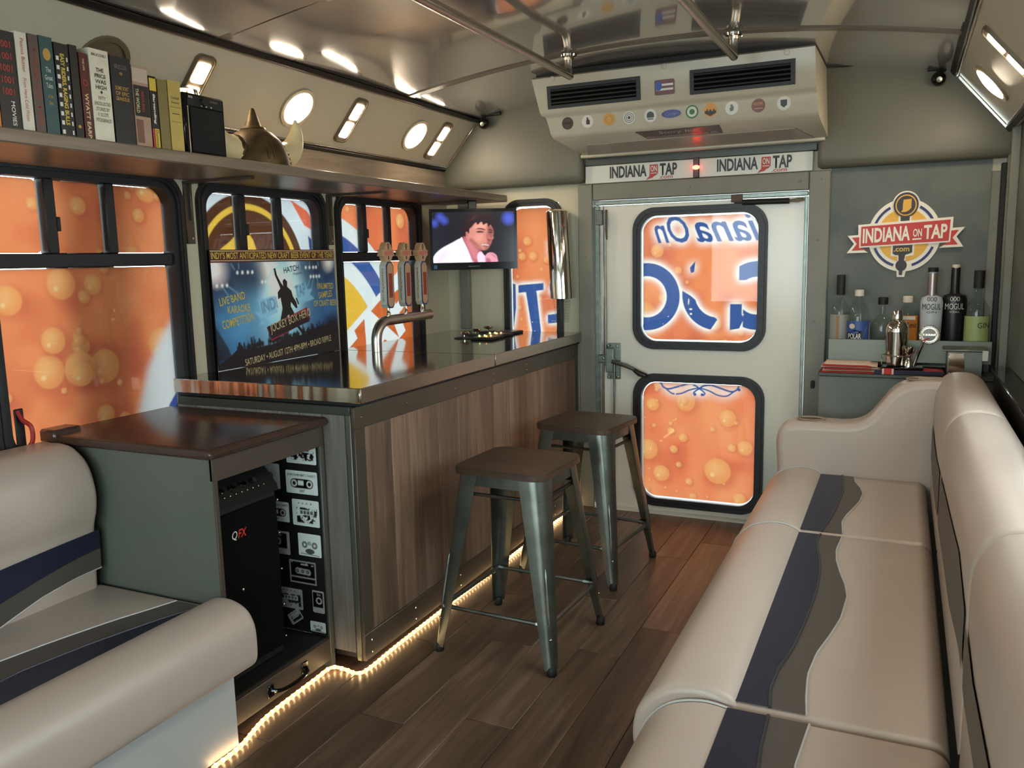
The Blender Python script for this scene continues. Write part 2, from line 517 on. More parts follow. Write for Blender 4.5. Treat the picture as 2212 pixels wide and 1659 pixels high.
M['bar_post'] = mat('grey_aluminium_post', (112, 114, 106), 0.34, 0.6)
M['dark_rail'] = mat('dark_green_grey_rail', (66, 70, 64), 0.4, 0.4)
M['cab'] = mat('grey_green_paint', (92, 97, 88), 0.42, var=0.08, vscale=4)
M['cab_trim'] = mat('taupe_cabinet_edge', (70, 60, 50), 0.45, var=0.06, vscale=10)
M['cab_top'] = mat('dark_brown_laminate', (64, 47, 40), 0.22, var=0.12, vscale=30)
M['screw'] = mat('screw_zinc', (190, 186, 176), 0.25, 1.0)
M['vinyl'] = mat('cream_vinyl', (184, 169, 157), 0.36, var=0.03, vscale=4, bump=0.04, bscale=350)
M['vinyl_w'] = mat('white_base_vinyl', (184, 184, 182), 0.4, var=0.03, vscale=4)
M['navy'] = mat('navy_vinyl', (24, 29, 50), 0.42, bump=0.05, bscale=300)
M['grey_v'] = mat('charcoal_vinyl', (78, 72, 66), 0.45, bump=0.05, bscale=300)
M['piping'] = mat('dark_piping', (52, 52, 60), 0.4)
M['floor'] = wood('floor_plank', (52, 40, 32), (94, 74, 59), (142, 117, 96), 'Y', 0.36, 1.0)
M['bar_wood'] = wood('bar_plank', (64, 51, 43), (114, 91, 75), (160, 133, 111), 'Z', 0.5, 1.3)
M['grey_wood'] = wood('grey_plank', (82, 80, 75), (116, 113, 106), (150, 146, 138), 'Z', 0.55, 1.8)
M['shelf_wood'] = wood('shelf_timber', (74, 62, 50), (118, 103, 87), (158, 143, 124), 'Y', 0.34, 0.9)
M['seat_wood'] = wood('stool_seat_timber', (42, 31, 22), (64, 49, 35), (82, 64, 47), 'X', 0.42, 1.0)
M['ceiling_shell'] = mat('ceiling_shell', (120, 114, 102), 0.6)
M['asphalt'] = mat('asphalt', (92, 92, 92), 0.9)
M['film'] = film_mat('printed_wrap_film')
M['pane'] = glass_clear('window_glass')
M['cleart'] = glass_clear('clear_plastic', (0.93, 0.95, 0.95))
M['print'] = print_mat('poster_print', 0.35)
M['white'] = mat('white_print', (226, 224, 216), 0.4)
M['ink'] = mat('black_ink', (24, 23, 22), 0.45)
M['red_ink'] = mat('red_ink', (176, 56, 48), 0.45)
M['yellow_ink'] = mat('yellow_ink', (216, 188, 74), 0.45)
M['cream_ink'] = mat('cream_ink', (224, 204, 150), 0.45)
def ceil_mat():
    m, N, L, P = new_mat('glossy_ceiling_panel')
    P.inputs['Base Color'].default_value = (*s2l((192, 191, 188)), 1)
    P.inputs['Roughness'].default_value = 0.10
    P.inputs['Metallic'].default_value = 0.55
    P.inputs['Coat Weight'].default_value = 0.6
    P.inputs['Coat Roughness'].default_value = 0.04
    tc = N.new('ShaderNodeTexCoord')
    nz = N.new('ShaderNodeTexNoise'); nz.inputs['Scale'].default_value = 1.5; nz.inputs['Detail'].default_value = 0
    L.new(tc.outputs['Object'], nz.inputs['Vector'])
    bp = N.new('ShaderNodeBump'); bp.inputs['Strength'].default_value = 0.35; bp.inputs['Distance'].default_value = 0.04
    L.new(nz.outputs['Fac'], bp.inputs['Height'])
    L.new(bp.outputs['Normal'], P.inputs['Normal']); L.new(bp.outputs['Normal'], P.inputs['Coat Normal'])
    return m
M['ceil'] = ceil_mat()
M['seam'] = mat('ceiling_seam_strip', (122, 116, 106), 0.3, 0.3)

# ------------------------------------------------------------------ structure: floor
FX0, FX1, FY0, FY1 = -2.18, 0.374, -1.8, 3.898
fl = struct('floor', MB().box(FX0 - 0.06, FX1 + 0.06, FY0 - 0.06, FY1 + 0.06, -0.08, -0.006), M['rubber'], 'dark brown vinyl plank floor of the bus')
PW = 0.142; PL = 0.92
plank_me = None; ncol = int(math.ceil((FX1 - FX0) / PW))
offs = [0.0, 0.45, 0.2, 0.72, 0.33, 0.6, 0.1, 0.5]
for i in range(ncol):
    x0 = FX0 + i * PW; x1 = min(x0 + PW, FX1)
    y = FY0 - offs[i % 8] * PL
    while y < FY1:
        a, b = max(y, FY0), min(y + PL, FY1)
        if b - a > 0.03:
            full = abs((b - a) - PL) < 1e-6 and abs((x1 - x0) - PW) < 1e-6
            if full and plank_me is not None:
                o = bpy.data.objects.new('plank', plank_me); C.objects.link(o); o.parent = fl; o.location = (x0, a, 0)
            else:
                o = build('plank', MB().box(0.0008, x1 - x0 - 0.0008, 0.0008, b - a - 0.0008, -0.006, 0.0, 0.0012), M['floor'], fl, local=True); o.location = (x0, a, 0)
                if full: plank_me = o.data
        y += PL
struct('ground', MB().box(-9, 8, -9, 11, -0.75, -0.70), M['asphalt'], 'grey asphalt ground outside the bus')

# ------------------------------------------------------------------ ceiling
def cz(x): return 1.938 + 0.105 * (1 - ((x + 0.903) / 1.06) ** 2)
xs = [-1.975 + (2.145) * k / 20 for k in range(21)]
shell = MB()
shell.surf([[(x, y, cz(x) + 0.012) for x in xs] for y in (FY0, FY1)]); shell.surf([[(x, y, cz(x) + 0.05) for x in xs] for y in (FY0, FY1)])
ceil = struct('ceiling', shell, M['ceiling_shell'], 'arched glossy grey panelled ceiling')
ys_ = [FY0, -0.11, 0.99, 2.09, 3.19, FY1]
for a, b in zip(ys_[:-1], ys_[1:]):
    rows = []
    n = max(6, int((b - a) / 0.05))
    for k in range(n + 1):
        y = a + 0.004 + (b - a - 0.008) * k / n
        rows.append([(x, y, cz(x) + 0.006 * math.sin(4.3 * x + 1.3 * y) * math.sin(4.6 * y + 1.0)) for x in xs])
    build('ceiling_panel', MB().surf(rows), M['ceil'], ceil, sharp=180)
for y in ys_[1:-1]:
    mb = MB()
    mb.surf([[(x, y + d, cz(x) - h) for x in xs] for d, h in ((-0.026, -0.002), (-0.022, 0.004), (0.022, 0.004), (0.026, -0.002))])
    build('seam_strip', mb, M['seam'], ceil)

# ------------------------------------------------------------------ tree outside the first window
M['bark'] = mat('tree_bark', (62, 50, 42), 0.9, var=0.2, vscale=12)
tr_ = thing('tree_trunk', 'tree trunk outside, seen as a dark band through the first window', 'tree', (-2.42, 1.86, -0.70))
build('trunk', MB().tube([(-2.44, 1.78, -0.70), (-2.38, 1.815, 0.5), (-2.355, 1.84, 1.0), (-2.345, 1.87, 1.4), (-2.34, 1.90, 1.8), (-2.38, 1.98, 3.0)], [0.13, 0.10, 0.085, 0.078, 0.072, 0.06], 14), M['bark'], tr_)
build('branch', MB().tube([(-2.40, 1.79, 0.45), (-2.32, 1.70, 0.8), (-2.295, 1.715, 1.15), (-2.30, 1.73, 1.8)], [0.05, 0.036, 0.030, 0.025], 10), M['bark'], tr_)

# ------------------------------------------------------------------ walls
def holed(F, u0, u1, v0, v1, holes, w0, w1):
    us = sorted({u0, u1, *[h[0] for h in holes], *[h[1] for h in holes]}); vs = sorted({v0, v1, *[h[2] for h in holes], *[h[3] for h in holes]})
    mb = MB()
    for a, b in zip(us[:-1], us[1:]):
        for c, d in zip(vs[:-1], vs[1:]):
            mu, mv = (a + b) / 2, (c + d) / 2
            if any(h[0] < mu < h[1] and h[2] < mv < h[3] for h in holes): continue
            mb.box(a, b, c, d, w0, w1, F=F)
    return mb
WZ0, WZ1 = 0.70, 1.545
WINS = [(1.40, 2.10), (2.165, 2.865), (2.93, 3.62)]
wl = struct('wall_left', holed(LW, FY0, FY1 + 0.06, -0.08, 1.72, [(a + 0.02, b - 0.02, WZ0 + 0.02, WZ1 - 0.02) for a, b in WINS], -0.07, 0.0), M['cream'], 'cream side wall with black framed windows behind the bar')
SL = Fr((-2.157, 0, 1.70), (0, 1, 0), (0.197 / 0.3044, 0, 0.232 / 0.3044), (0.232 / 0.3044, 0, -0.197 / 0.3044))
SR = Fr((0.351, 0, 1.70), (0, 1, 0), (-0.197 / 0.3044, 0, 0.232 / 0.3044), (-0.232 / 0.3044, 0, -0.197 / 0.3044))
SLEN = 0.3044
def cove(F, parent):
    build('slope_panel', MB().box(FY0, FY1, -0.01, SLEN + 0.01, -0.03, 0.0, F=F), M['slope'], parent)
    build('black_trim_strip', MB().box(FY0, FY1, SLEN - 0.006, SLEN + 0.016, 0.0, 0.014, 0.003, F=F), M['rubber'], parent)
    build('bright_trim_strip', MB().box(FY0, FY1, SLEN - 0.014, SLEN - 0.007, 0.0, 0.007, 0.002, F=F), M['steel'], parent)
    build('upper_trim_strip', MB().box(FY0, FY1, SLEN + 0.017, SLEN + 0.024, 0.0, 0.012, 0.002, F=F), M['gun_dark'], parent)
    build('lower_trim_strip', MB().box(FY0, FY1, -0.004, 0.018, 0.0, 0.012, 0.003, F=F), M['rubber'], parent)
    build('lower_bright_strip', MB().box(FY0, FY1, 0.019, 0.026, 0.0, 0.006, 0.002, F=F), M['steel'], parent)
    build('end_trim_strip', MB().box(3.832, 3.840, -0.005, SLEN, 0.0, 0.012, 0.002, F=F), M['chrome'], parent)
    build('end_trim_strip', MB().box(3.841, 3.852, -0.005, SLEN, 0.0, 0.010, 0.002, F=F), M['rubber'], parent)
t1 = tag(bpy.data.objects.new('trim_1', None), 'sloped cream cove panel with lamps above the bar', None, None, 'structure'); C.objects.link(t1)
cove(SL, t1)
build('duct_board', MB().box(-2.18, -2.145, FY0, 3.86, 1.585, 1.695, 0.003), M['shelf_wood'], t1)

RW = Fr((0.374, 0, 0), (0, 1, 0), (0, 0, 1), (-1, 0, 0))
wr = struct('wall_right', holed(RW, FY0, FY1 + 0.06, -0.08, 1.72, [(-1.65, -0.75, 0.10, 1.66), (1.20, 1.90, 0.93, 1.50), (1.99, 2.69, 0.93, 1.50)], -0.066, 0.0), M['grey_panel'], 'grey mottled side wall behind the long couch')
t2 = tag(bpy.data.objects.new('trim_2', None), 'sloped cream cove panel with lamps above the long couch', None, None, 'structure'); C.objects.link(t2)
cove(SR, t2)
for k_, (a_, b_) in enumerate(((1.20, 1.90), (1.99, 2.69))):
    w_ = tag(bpy.data.objects.new('window_%d' % (5 + k_), None), ('clear side window above the near part of the long couch', 'clear side window above the far part of the long couch')[k_], None, None, 'structure'); C.objects.link(w_); w_.location = (0.374, (a_ + b_) / 2, 0.93)
    build('frame', MB().ring(rrect(b_ - a_ + 0.06, 0.63, 0.07, 6, (a_ + b_) / 2, 1.215), rrect(b_ - a_ - 0.02, 0.55, 0.05, 6, (a_ + b_) / 2, 1.215), RW, -0.02, 0.012), M['rubber'], w_)
    build('pane', MB().box(a_, b_, 0.93, 1.50, -0.03, -0.027, F=RW), M['pane'], w_)
build('window_post', MB().box(0.344, 0.374, 3.70, 3.73, 0.77, 1.72, 0.003), M['jamb'], wr)

DO = (-1.365, -0.384, 0.0, 1.515)
W4 = (-1.853, -1.530, 0.80, 1.540)
wb = struct('wall_back', holed(BW, -2.25, 0.44, -0.08, 2.08, [DO, (W4[0] + 0.02, W4[1] - 0.02, W4[2] + 0.02, W4[3] - 0.02)], -0.07, 0.0), M['cream'], 'rear wall of the bus around the emergency door')
pp = [(3.90, 1.605), (3.875, 1.598), (3.852, 1.600), (3.836, 1.612), (3.828, 1.64), (3.832, 1.70), (3.842, 1.90), (3.85, 2.0), (3.90, 2.0)]
build('moulded_panel', sweep(MB(), pp, -2.175, -1.405, 0.02, axis='X'), M['pad'], wb)
build('moulded_panel', sweep(MB(), pp, -0.352, 0.370, 0.02, axis='X'), M['pad'], wb)
build('moulded_panel', sweep(MB(), [(3.90, 1.69), (3.87, 1.69), (3.86, 1.72), (3.86, 2.02), (3.90, 2.03)], -1.41, -0.35, 0.005, axis='X'), M['pad'], wb)
build('jamb_post', MB().box(-1.437, -1.365, 0.0, 1.592, -0.01, 0.035, 0.004, F=BW), M['jamb'], wb)
build('jamb_post', MB().box(-0.384, -0.298, 0.0, 1.592, -0.01, 0.035, 0.004, F=BW), M['jamb'], wb)
build('corner_post', MB().box(-2.10, -2.045, 3.868, 3.8985, 0.89, 1.60, 0.004), M['jamb'], wb)
build('header_beam', MB().box(-1.365, -0.384, 1.515, 1.592, -0.01, 0.030, 0.004, F=BW), M['jamb'], wb)
build('shade_strip', MB().box(-1.40, -0.355, 1.676, 1.72, 0.0, 0.035, 0.003, F=BW), M['dark_rail'], wb)  # dark strip put in for the shade between sign and air conditioner
build('chalk_panel', MB().box(-0.298, 0.300, 0.77, 1.60, 0.0, 0.008, F=BW), M['grey_panel'], wb)
build('tan_strip', MB().box(0.298, 0.330, 0.77, 1.55, 0.0, 0.030, 0.003, F=BW), M['jamb'], wb)
build('black_strip', MB().box(0.330, 0.348, 0.77, 1.58, 0.0, 0.034, 0.002, F=BW), M['black'], wb)
build('grey_post', MB().box(0.348, 0.374, 0.77, 1.72, 0.0, 0.055, 0.003, F=BW), M['jamb'], wb)
for (x, z) in ((-1.40, 1.25), (-1.40, 0.88), (-1.40, 0.62), (-0.34, 1.30), (-0.345, 0.95), (-0.90, 1.552), (-0.42, 1.553), (-0.335, 1.556)):
    build('rivet', MB().lathe([(0.006, 0), (0.005, 0.003), (0.0001, 0.004)], 10, BW(x, z, 0.034), (0, -1, 0)), M['jamb'], wb)
wf = struct('wall_front', holed(BW, -2.25, 0.44, -0.08, 2.08, [(-1.98, 0.18, 0.72, 1.80)], 5.698, 5.74), M['cream'], 'front bulkhead with the windscreen opening behind the viewer')

# ------------------------------------------------------------------ wrap artwork
def bubbles(cv, seed, n, r0, r1, spots=()):
    k = cv.noise(0.22, seed) * 0.6 + cv.noise(0.07, seed + 1) * 0.4
    cv.put(np.clip((k - 0.35) * 2.2, 0, 1), (250, 158, 108)); cv.put(np.clip((0.42 - k) * 3.0, 0, 1), (212, 108, 82))
    r = np.random.RandomState(seed + 5)
    sp = list(spots) + [(cv.x0 + r.rand() * (cv.x1 - cv.x0), cv.y0 + r.rand() * (cv.y1 - cv.y0), r0 + (r1 - r0) * r.rand() ** 2.5) for _ in range(n)]
    for cx, cy, q in sp:
        cv.put(cv.disc(cx + q * 0.25, cy - q * 0.2, q * 1.25, q * 0.7), (188, 88, 74), 0.35)
        cv.put(cv.disc(cx, cy, q, q * 0.09), (250, 172, 104), 0.70)
        cv.put(cv.disc(cx - q * 0.2, cy + q * 0.2, q * 0.62, q * 0.7), (253, 196, 132), 0.55)
        cv.put(cv.disc(cx - q * 0.42, cy - q * 0.3, q * 0.16, q * 0.12), (255, 218, 160), 0.7)
    return cv
def stroke(cv, pts, w):
    m = np.zeros_like(cv.X)
    for (xa, ya), (xb, yb) in zip(pts[:-1], pts[1:]):
        dx, dy = xb - xa, yb - ya; t = np.clip(((cv.X - xa) * dx + (cv.Y - ya) * dy) / (dx * dx + dy * dy + 1e-12), 0, 1)
        d = np.hypot(cv.X - xa - t * dx, cv.Y - ya - t * dy); m = np.maximum(m, np.clip((w / 2 - d) / cv.res + 0.5, 0, 1))
    return m
BLUE = (62, 92, 158)
OR = (242, 140, 92)
def glow_put(cv, m, r=0.022, wear=9):
    g = cv.blur(np.clip(m * 1.0, 0, 1), r); cv.put(np.clip(g * 2.6, 0, 1), (255, 246, 240))
    sp = cv.noise(0.012, wear) * cv.noise(0.05, wear + 1)
    cv.put(m * (1 - np.clip((sp - 0.62) * 14, 0, 1)), BLUE)

GAIN = np.array((1.10, 1.02, 0.95)) * 0.208
def make_window(name, label, y0, y1, cv):
    w = tag(bpy.data.objects.new(name, None), label, None, None, 'structure'); C.objects.link(w); w.location = (-2.18, (y0 + y1) / 2, WZ0)
    cy, czz = (y0 + y1) / 2, (WZ0 + WZ1) / 2; W_, H_ = y1 - y0, WZ1 - WZ0
    build('frame', MB().ring(rrect(W_, H_, 0.085, 8, cy, czz), rrect(W_ - 0.05, H_ - 0.05, 0.075, 8, cy, czz), LW, -0.02, 0.016), M['rubber'], w)
    build('inner_frame', MB().ring(rrect(W_ - 0.05, H_ - 0.05, 0.075, 8, cy, czz), rrect(W_ - 0.088, H_ - 0.088, 0.06, 8, cy, czz), LW, -0.045, 0.006), M['black'], w)
    build('frame_lip', MB().ring(rrect(W_ - 0.02, H_ - 0.02, 0.08, 8, cy, czz), rrect(W_ - 0.034, H_ - 0.034, 0.077, 8, cy, czz), LW, 0.014, 0.020), M['rubber'], w)
    a, b = y0 + 0.044, y1 - 0.044; t, bt = WZ1 - 0.044, WZ0 + 0.044
    build('transom_bar', MB().box(a, b, 1.252, 1.292, -0.045, -0.004, 0.003, F=LW), M['black'], w)
    ms = [(a + 0.172, a + 0.206), (a + 0.378, a + 0.412)]
    for i, (p, q) in enumerate(ms):
        build('mullion', MB().box(p, q, 1.292, t, -0.045, -0.006 - 0.006 * i, 0.003, F=LW), M['black'], w)
    build('slider_latch', MB().box(ms[0][1], ms[0][1] + 0.012, 1.355, 1.395, -0.03, -0.006, 0.002, F=LW), M['black'], w)
    build('slider_latch', MB().box(ms[0][1], ms[0][1] + 0.006, 1.295, 1.47, -0.035, -0.014, 0.002, F=LW), M['black'], w)
    g = 0.0022
    cells = [(a, ms[0][0], 1.292, t), (ms[0][1], ms[1][0], 1.292, t), (ms[1][1], b, 1.292, t), (a, b, bt, 1.252)]
    for i, (p, q, lo, hi) in enumerate(cells):
        build('pane', MB().box(p - 0.004, q + 0.004, lo - 0.004, hi + 0.004, -0.030, -0.027, F=LW), M['pane'], w)
        cv.sheet('wrap_film', LW, p + g, q - g, lo + g, hi - g, M['film'], w, n=-0.036, r=0.012, res=0.003, gain=GAIN)
    return w

cv = bubbles(Canvas(1.42, 2.08, 0.72, 1.52, 0.003, OR), 3, 26, 0.010, 0.055, [(1.50, 1.165, 0.040), (1.60, 0.955, 0.048), (1.665, 1.205, 0.045), (1.785, 0.95, 0.052), (1.71, 1.02, 0.03), (1.60, 1.43, 0.018), (1.745, 1.43, 0.026), (1.96, 1.41, 0.022)])
cv.put(cv.blur(cv.poly([(2.10, 1.11), (2.01, 1.02), (1.945, 0.92), (1.90, 0.80), (1.88, 0.70), (2.10, 0.70)]), 0.012), (226, 228, 232)); cv.put(cv.poly([(2.00, 0.70), (2.02, 0.79), (2.10, 0.88), (2.10, 0.70)]), (70, 90, 170))
make_window('window_1', 'black framed side window with an orange bubble wrap, nearest the camera', 1.40, 2.10, cv)

cv = Canvas(2.18, 2.85, 0.72, 1.52, 0.003, (216, 224, 232))
cv.put(np.clip(cv.noise(0.1, 4) - 0.3, 0, 1), (176, 186, 194), 0.6)
cv.put(cv.poly([(2.18, 1.52), (2.18, 1.42), (2.26, 1.49), (2.27, 1.52)]), (240, 190, 170)); cv.put(cv.poly([(2.70, 1.50), (2.80, 1.46), (2.86, 1.40), (2.86, 1.37), (2.78, 1.40)]), (222, 110, 80)); cv.put(cv.poly([(2.80, 1.36), (2.86, 1.32), (2.86, 1.24), (2.81, 1.24)]), (62, 80, 140))
cv.put(cv.disc(2.455, 1.196, 0.312), (82, 48, 30)); cv.put(cv.annulus(2.455, 1.196, 0.252, 0.274), (224, 182, 74))
cv.put(cv.disc(2.455, 1.196, 0.252), (88, 54, 36)); cv.put(np.clip(cv.noise(0.09, 21) - 0.4, 0, 1) * cv.disc(2.455, 1.196, 0.25), (52, 32, 24), 0.9)
cv.put(cv.poly([(2.27, 1.285), (2.36, 1.335), (2.43, 1.392), (2.475, 1.34), (2.50, 1.28), (2.5, 1.1), (2.27, 1.1)]), (226, 184, 70))
make_window('window_2', 'black framed side window showing a brown medallion wrap above the poster', 2.165, 2.865, cv)

cv = bubbles(Canvas(2.95, 3.60, 0.72, 1.52, 0.003, (232, 122, 78)), 13, 16, 0.012, 0.03, [(3.18, 1.485, 0.04), (3.50, 1.44, 0.035)])
for rr_, col in ((0.76, (222, 228, 232)), (0.69, BLUE), (0.61, (224, 230, 234)), (0.53, (228, 182, 62))): cv.put(cv.disc(2.78, 0.72, rr_), col)
cv.put(cv.poly([(2.90, 0.875), (3.30, 1.105), (3.70, 1.34), (3.70, 0.6), (2.9, 0.6)]), (228, 232, 234)); cv.put(cv.poly([(2.90, 0.84), (3.30, 1.07), (3.70, 1.30), (3.70, 0.6), (2.9, 0.6)]), (206, 102, 52))
cv.put(cv.word('AP', 3.18, 0.72, 0.52, 0.26, bold=0.03, rot=math.radians(30)), (232, 236, 238)); cv.put(cv.word('T', 3.02, 0.62, 0.22, 0.26, bold=0.03, rot=math.radians(30)), (232, 236, 238))
make_window('window_3', 'black framed side window with ringed blue and yellow wrap behind the taps', 2.93, 3.62, cv)

# window in the rear wall beside the cup dispenser
w4 = tag(bpy.data.objects.new('window_4', None), 'narrow rear window with orange wrap and blue letters', None, None, 'structure'); C.objects.link(w4); w4.location = (-1.69, 3.898, 0.80)
cx4, cz4 = (W4[0] + W4[1]) / 2, (W4[2] + W4[3]) / 2; ww, wh = W4[1] - W4[0], W4[3] - W4[2]
build('frame', MB().ring(rrect(ww, wh, 0.09, 8, cx4, cz4), rrect(ww - 0.066, wh - 0.07, 0.065, 8, cx4, cz4), BW, -0.02, 0.014), M['rubber'], w4)
build('frame_lip', MB().ring(rrect(ww - 0.02, wh - 0.02, 0.085, 8, cx4, cz4), rrect(ww - 0.036, wh - 0.036, 0.08, 8, cx4, cz4), BW, 0.012, 0.018), M['rubber'], w4)
build('pane', MB().box(W4[0] + 0.03, W4[1] - 0.03, W4[2] + 0.03, W4[3] - 0.03, -0.012, -0.009, F=BW), M['pane'], w4)
cv = bubbles(Canvas(-1.83, -1.55, 0.82, 1.52, 0.0025, OR), 31, 14, 0.008, 0.02, [(-1.73, 1.335, 0.022), (-1.70, 1.26, 0.022), (-1.76, 1.26, 0.02)])
m = np.maximum.reduce([cv.poly([(-1.785, 1.115), (-1.785, 1.075), (-1.645, 1.09), (-1.645, 1.125)]), cv.poly([(-1.745, 1.09), (-1.685, 1.095), (-1.655, 0.80), (-1.70, 0.80)]), cv.poly([(-1.84, 1.13), (-1.80, 1.12), (-1.80, 1.0), (-1.815, 0.90), (-1.84, 0.88)]),
    cv.poly([(-1.625, 0.965), (-1.54, 0.975), (-1.54, 0.93), (-1.625, 0.92)]), cv.poly([(-1.61, 1.10), (-1.54, 1.11), (-1.54, 1.08), (-1.61, 1.07)]), cv.poly([(-1.62, 1.325), (-1.54, 1.33), (-1.54, 1.315), (-1.62, 1.31)]), cv.poly([(-1.62, 1.285), (-1.54, 1.29), (-1.54, 1.275), (-1.62, 1.27)])])
glow_put(cv, m, 0.016)
cv.sheet('wrap_film', BW, W4[0] + 0.036, W4[1] - 0.036, W4[2] + 0.038, W4[3] - 0.042, M['film'], w4, n=-0.018, r=0.06, res=0.0025, gain=GAIN)

# ------------------------------------------------------------------ emergency door
d1 = tag(bpy.data.objects.new('door_1', None), 'white rear emergency door with two rounded windows', None, None, 'structure'); C.objects.link(d1); d1.location = (-0.87, 3.898, 0)
DX0, DX1 = -1.318, -0.390
UP = (-1.172, -0.554, 0.808, 1.472); LO = (-1.170, -0.552, 0.036, 0.690)
build('door_slab', holed(BW, DX0, DX1, 0.012, 1.490, [(a + 0.03, b - 0.03, c + 0.03, d - 0.03) for a, b, c, d in (UP, LO)], -0.035, 0.0), M['white_door'], d1)
build('threshold', MB().box(-1.37, -0.38, 0.0, 0.010, -0.03, 0.03, F=BW), M['white_door'], d1)
build('drip_rail', MB().box(-1.36, -0.388, 1.492, 1.512, -0.02, 0.014, 0.003, F=BW), M['zinc'], d1)
build('edge_rail', MB().box(-1.362, -1.336, 0.02, 1.49, -0.02, 0.012, 0.003, F=BW), M['zinc'], d1)
build('edge_rail', MB().box(-1.334, -1.318, 0.02, 1.49, -0.02, 0.006, 0.002, F=BW), M['steel'], d1)
build('edge_rail', MB().box(-0.402, -0.388, 0.02, 1.49, -0.005, 0.008, 0.002, F=BW), M['zinc'], d1)
cvU = bubbles(Canvas(-1.15, -0.57, 0.83, 1.45, 0.002, OR), 51, 16, 0.008, 0.028, [(-1.12, 0.98, 0.05), (-0.785, 0.93, 0.028), (-1.06, 1.27, 0.03)])
m = np.maximum(cvU.word('On', -1.075, 1.305, 0.165, 0.125, True, 0.012, 0.45), cvU.word('Indiana', -0.885, 1.305, 0.53, 0.135, True, 0.012, 0.45))
m = np.maximum(m, cvU.annulus(-1.112, 1.055, 0.098, 0.160))
m = np.maximum(m, cvU.annulus(-0.775, 1.065, 0.105, 0.165) * cvU.poly([(-0.95, 1.09), (-0.90, 1.06), (-0.775, 0.95), (-0.82, 0.88), (-0.95, 0.85)]))
m = np.maximum(m, cvU.poly([(-0.905, 1.19), (-0.88, 1.22), (-0.885, 1.17), (-0.90, 1.165)]))
m = np.maximum(m, cvU.annulus(-0.60, 1.06, 0.085, 0.155) * np.maximum(cvU.poly([(-0.68, 1.13), (-0.68, 1.25), (-0.55, 1.25), (-0.55, 1.13)]), cvU.poly([(-0.66, 1.0), (-0.66, 0.88), (-0.55, 0.88), (-0.55, 1.0)])))
m = np.maximum(m, cvU.poly([(-0.718, 1.022), (-0.665, 1.022), (-0.665, 0.975), (-0.655, 0.955), (-0.675, 0.91), (-0.718, 0.902)]))
glow_put(cvU, m, 0.02)
cvL = bubbles(Canvas(-1.15, -0.57, 0.05, 0.67, 0.002, (240, 130, 88)), 77, 22, 0.006, 0.02, [(-1.08, 0.535, 0.030), (-0.918, 0.555, 0.044), (-0.72, 0.487, 0.039), (-0.638, 0.35, 0.034), (-0.763, 0.228, 0.061), (-1.035, 0.195, 0.039), (-1.105, 0.31, 0.05), (-0.975, 0.32, 0.019), (-0.93, 0.38, 0.021), (-0.79, 0.43, 0.013), (-0.95, 0.245, 0.014), (-0.90, 0.165, 0.017), (-0.66, 0.10, 0.03)])
def orn(x, y): return (-1.122 + (x - 330) * 0.000995, 0.077 + (1555 - y) * 0.001005)
m = np.zeros_like(cvL.X)
for sgn in (1, -1):
    for pts, wd in (([(413, 990), (425, 1012), (452, 1020), (500, 1006), (545, 994), (580, 1000), (600, 1013)], 0.008), ([(440, 1022), (470, 1042), (510, 1040), (550, 1022), (585, 1012), (598, 1012)], 0.007), ([(600, 1013), (584, 1022), (572, 1034), (578, 1043)], 0.007)):
        q = [orn(*(p if sgn > 0 else (1197 - p[0], p[1]))) for p in pts]
        m = np.maximum(m, stroke(cvL, [tuple(v) for v in spline(q, 5)], wd))
for cx_, cy_ in ((413, 992), (784, 1010), (578, 1041), (612, 1041)): m = np.maximum(m, cvL.disc(*orn(cx_, cy_), 0.007))
glow_put(cvL, m, 0.022, 15)
for (a, b, c, d), cvx in ((UP, cvU), (LO, cvL)):
    cx, cy, W_, H_ = (a + b) / 2, (c + d) / 2, b - a, d - c
    fo = build('window_frame', MB().ring(rrect(W_, H_, 0.105, 10, cx, cy), rrect(W_ - 0.078, H_ - 0.078, 0.078, 10, cx, cy), BW, -0.03, 0.014), M['rubber'], d1)
    build('frame_lip', MB().ring(rrect(W_ - 0.022, H_ - 0.022, 0.10, 10, cx, cy), rrect(W_ - 0.042, H_ - 0.042, 0.093, 10, cx, cy), BW, 0.012, 0.020), M['rubber'], fo)
    build('pane', MB().box(a + 0.03, b - 0.03, c + 0.03, d - 0.03, -0.010, -0.007, F=BW), M['pane'], d1)
    cvx.sheet('wrap_film', BW, a + 0.043, b - 0.043, c + 0.044, d - 0.045, M['film'], d1, n=-0.018, r=0.07, res=0.002, gain=GAIN)
# latch gear on the hinge side
build('latch_rod', MB().tube([BW(-1.305, 0.72, 0.022), BW(-1.305, 1.44, 0.022)], 0.006, 8), M['zinc'], d1)
build('latch_rod', MB().tube([BW(-1.262, 0.02, 0.02), BW(-1.262, 0.76, 0.02)], 0.005, 8), M['zinc'], d1)
lp = build('latch_plate', MB().box(-1.300, -1.235, 0.655, 0.832, 0.0, 0.008, 0.002, F=BW), M['zinc'], d1)
build('latch_block', MB().box(-1.302, -1.262, 0.69, 0.81, 0.008, 0.034, 0.004, F=BW), M['zinc'], lp)
build('latch_block', MB().box(-1.345, -1.300, 0.735, 0.775, 0.004, 0.026, 0.004, F=BW), M['zinc'], lp)
for (x, z) in ((-1.29, 0.822), (-1.25, 0.818), (-1.288, 0.668), (-1.246, 0.668), (-1.315, 0.758), (-1.272, 0.742)):
    build('bolt', MB().lathe([(0.008, 0), (0.007, 0.006), (0.0001, 0.008)], 10, BW(x, z, 0.012 if abs(x + 1.3) > 0.02 else 0.026), (0, -1, 0)), M['zinc'], lp)
lv = build('latch_lever', MB().tube([BW(-1.27, 0.745, 0.036), BW(-1.20, 0.728, 0.040), BW(-1.15, 0.708, 0.042), BW(-1.10, 0.684, 0.045)], [0.010, 0.011, 0.009, 0.010], 8), M['gun'], d1)
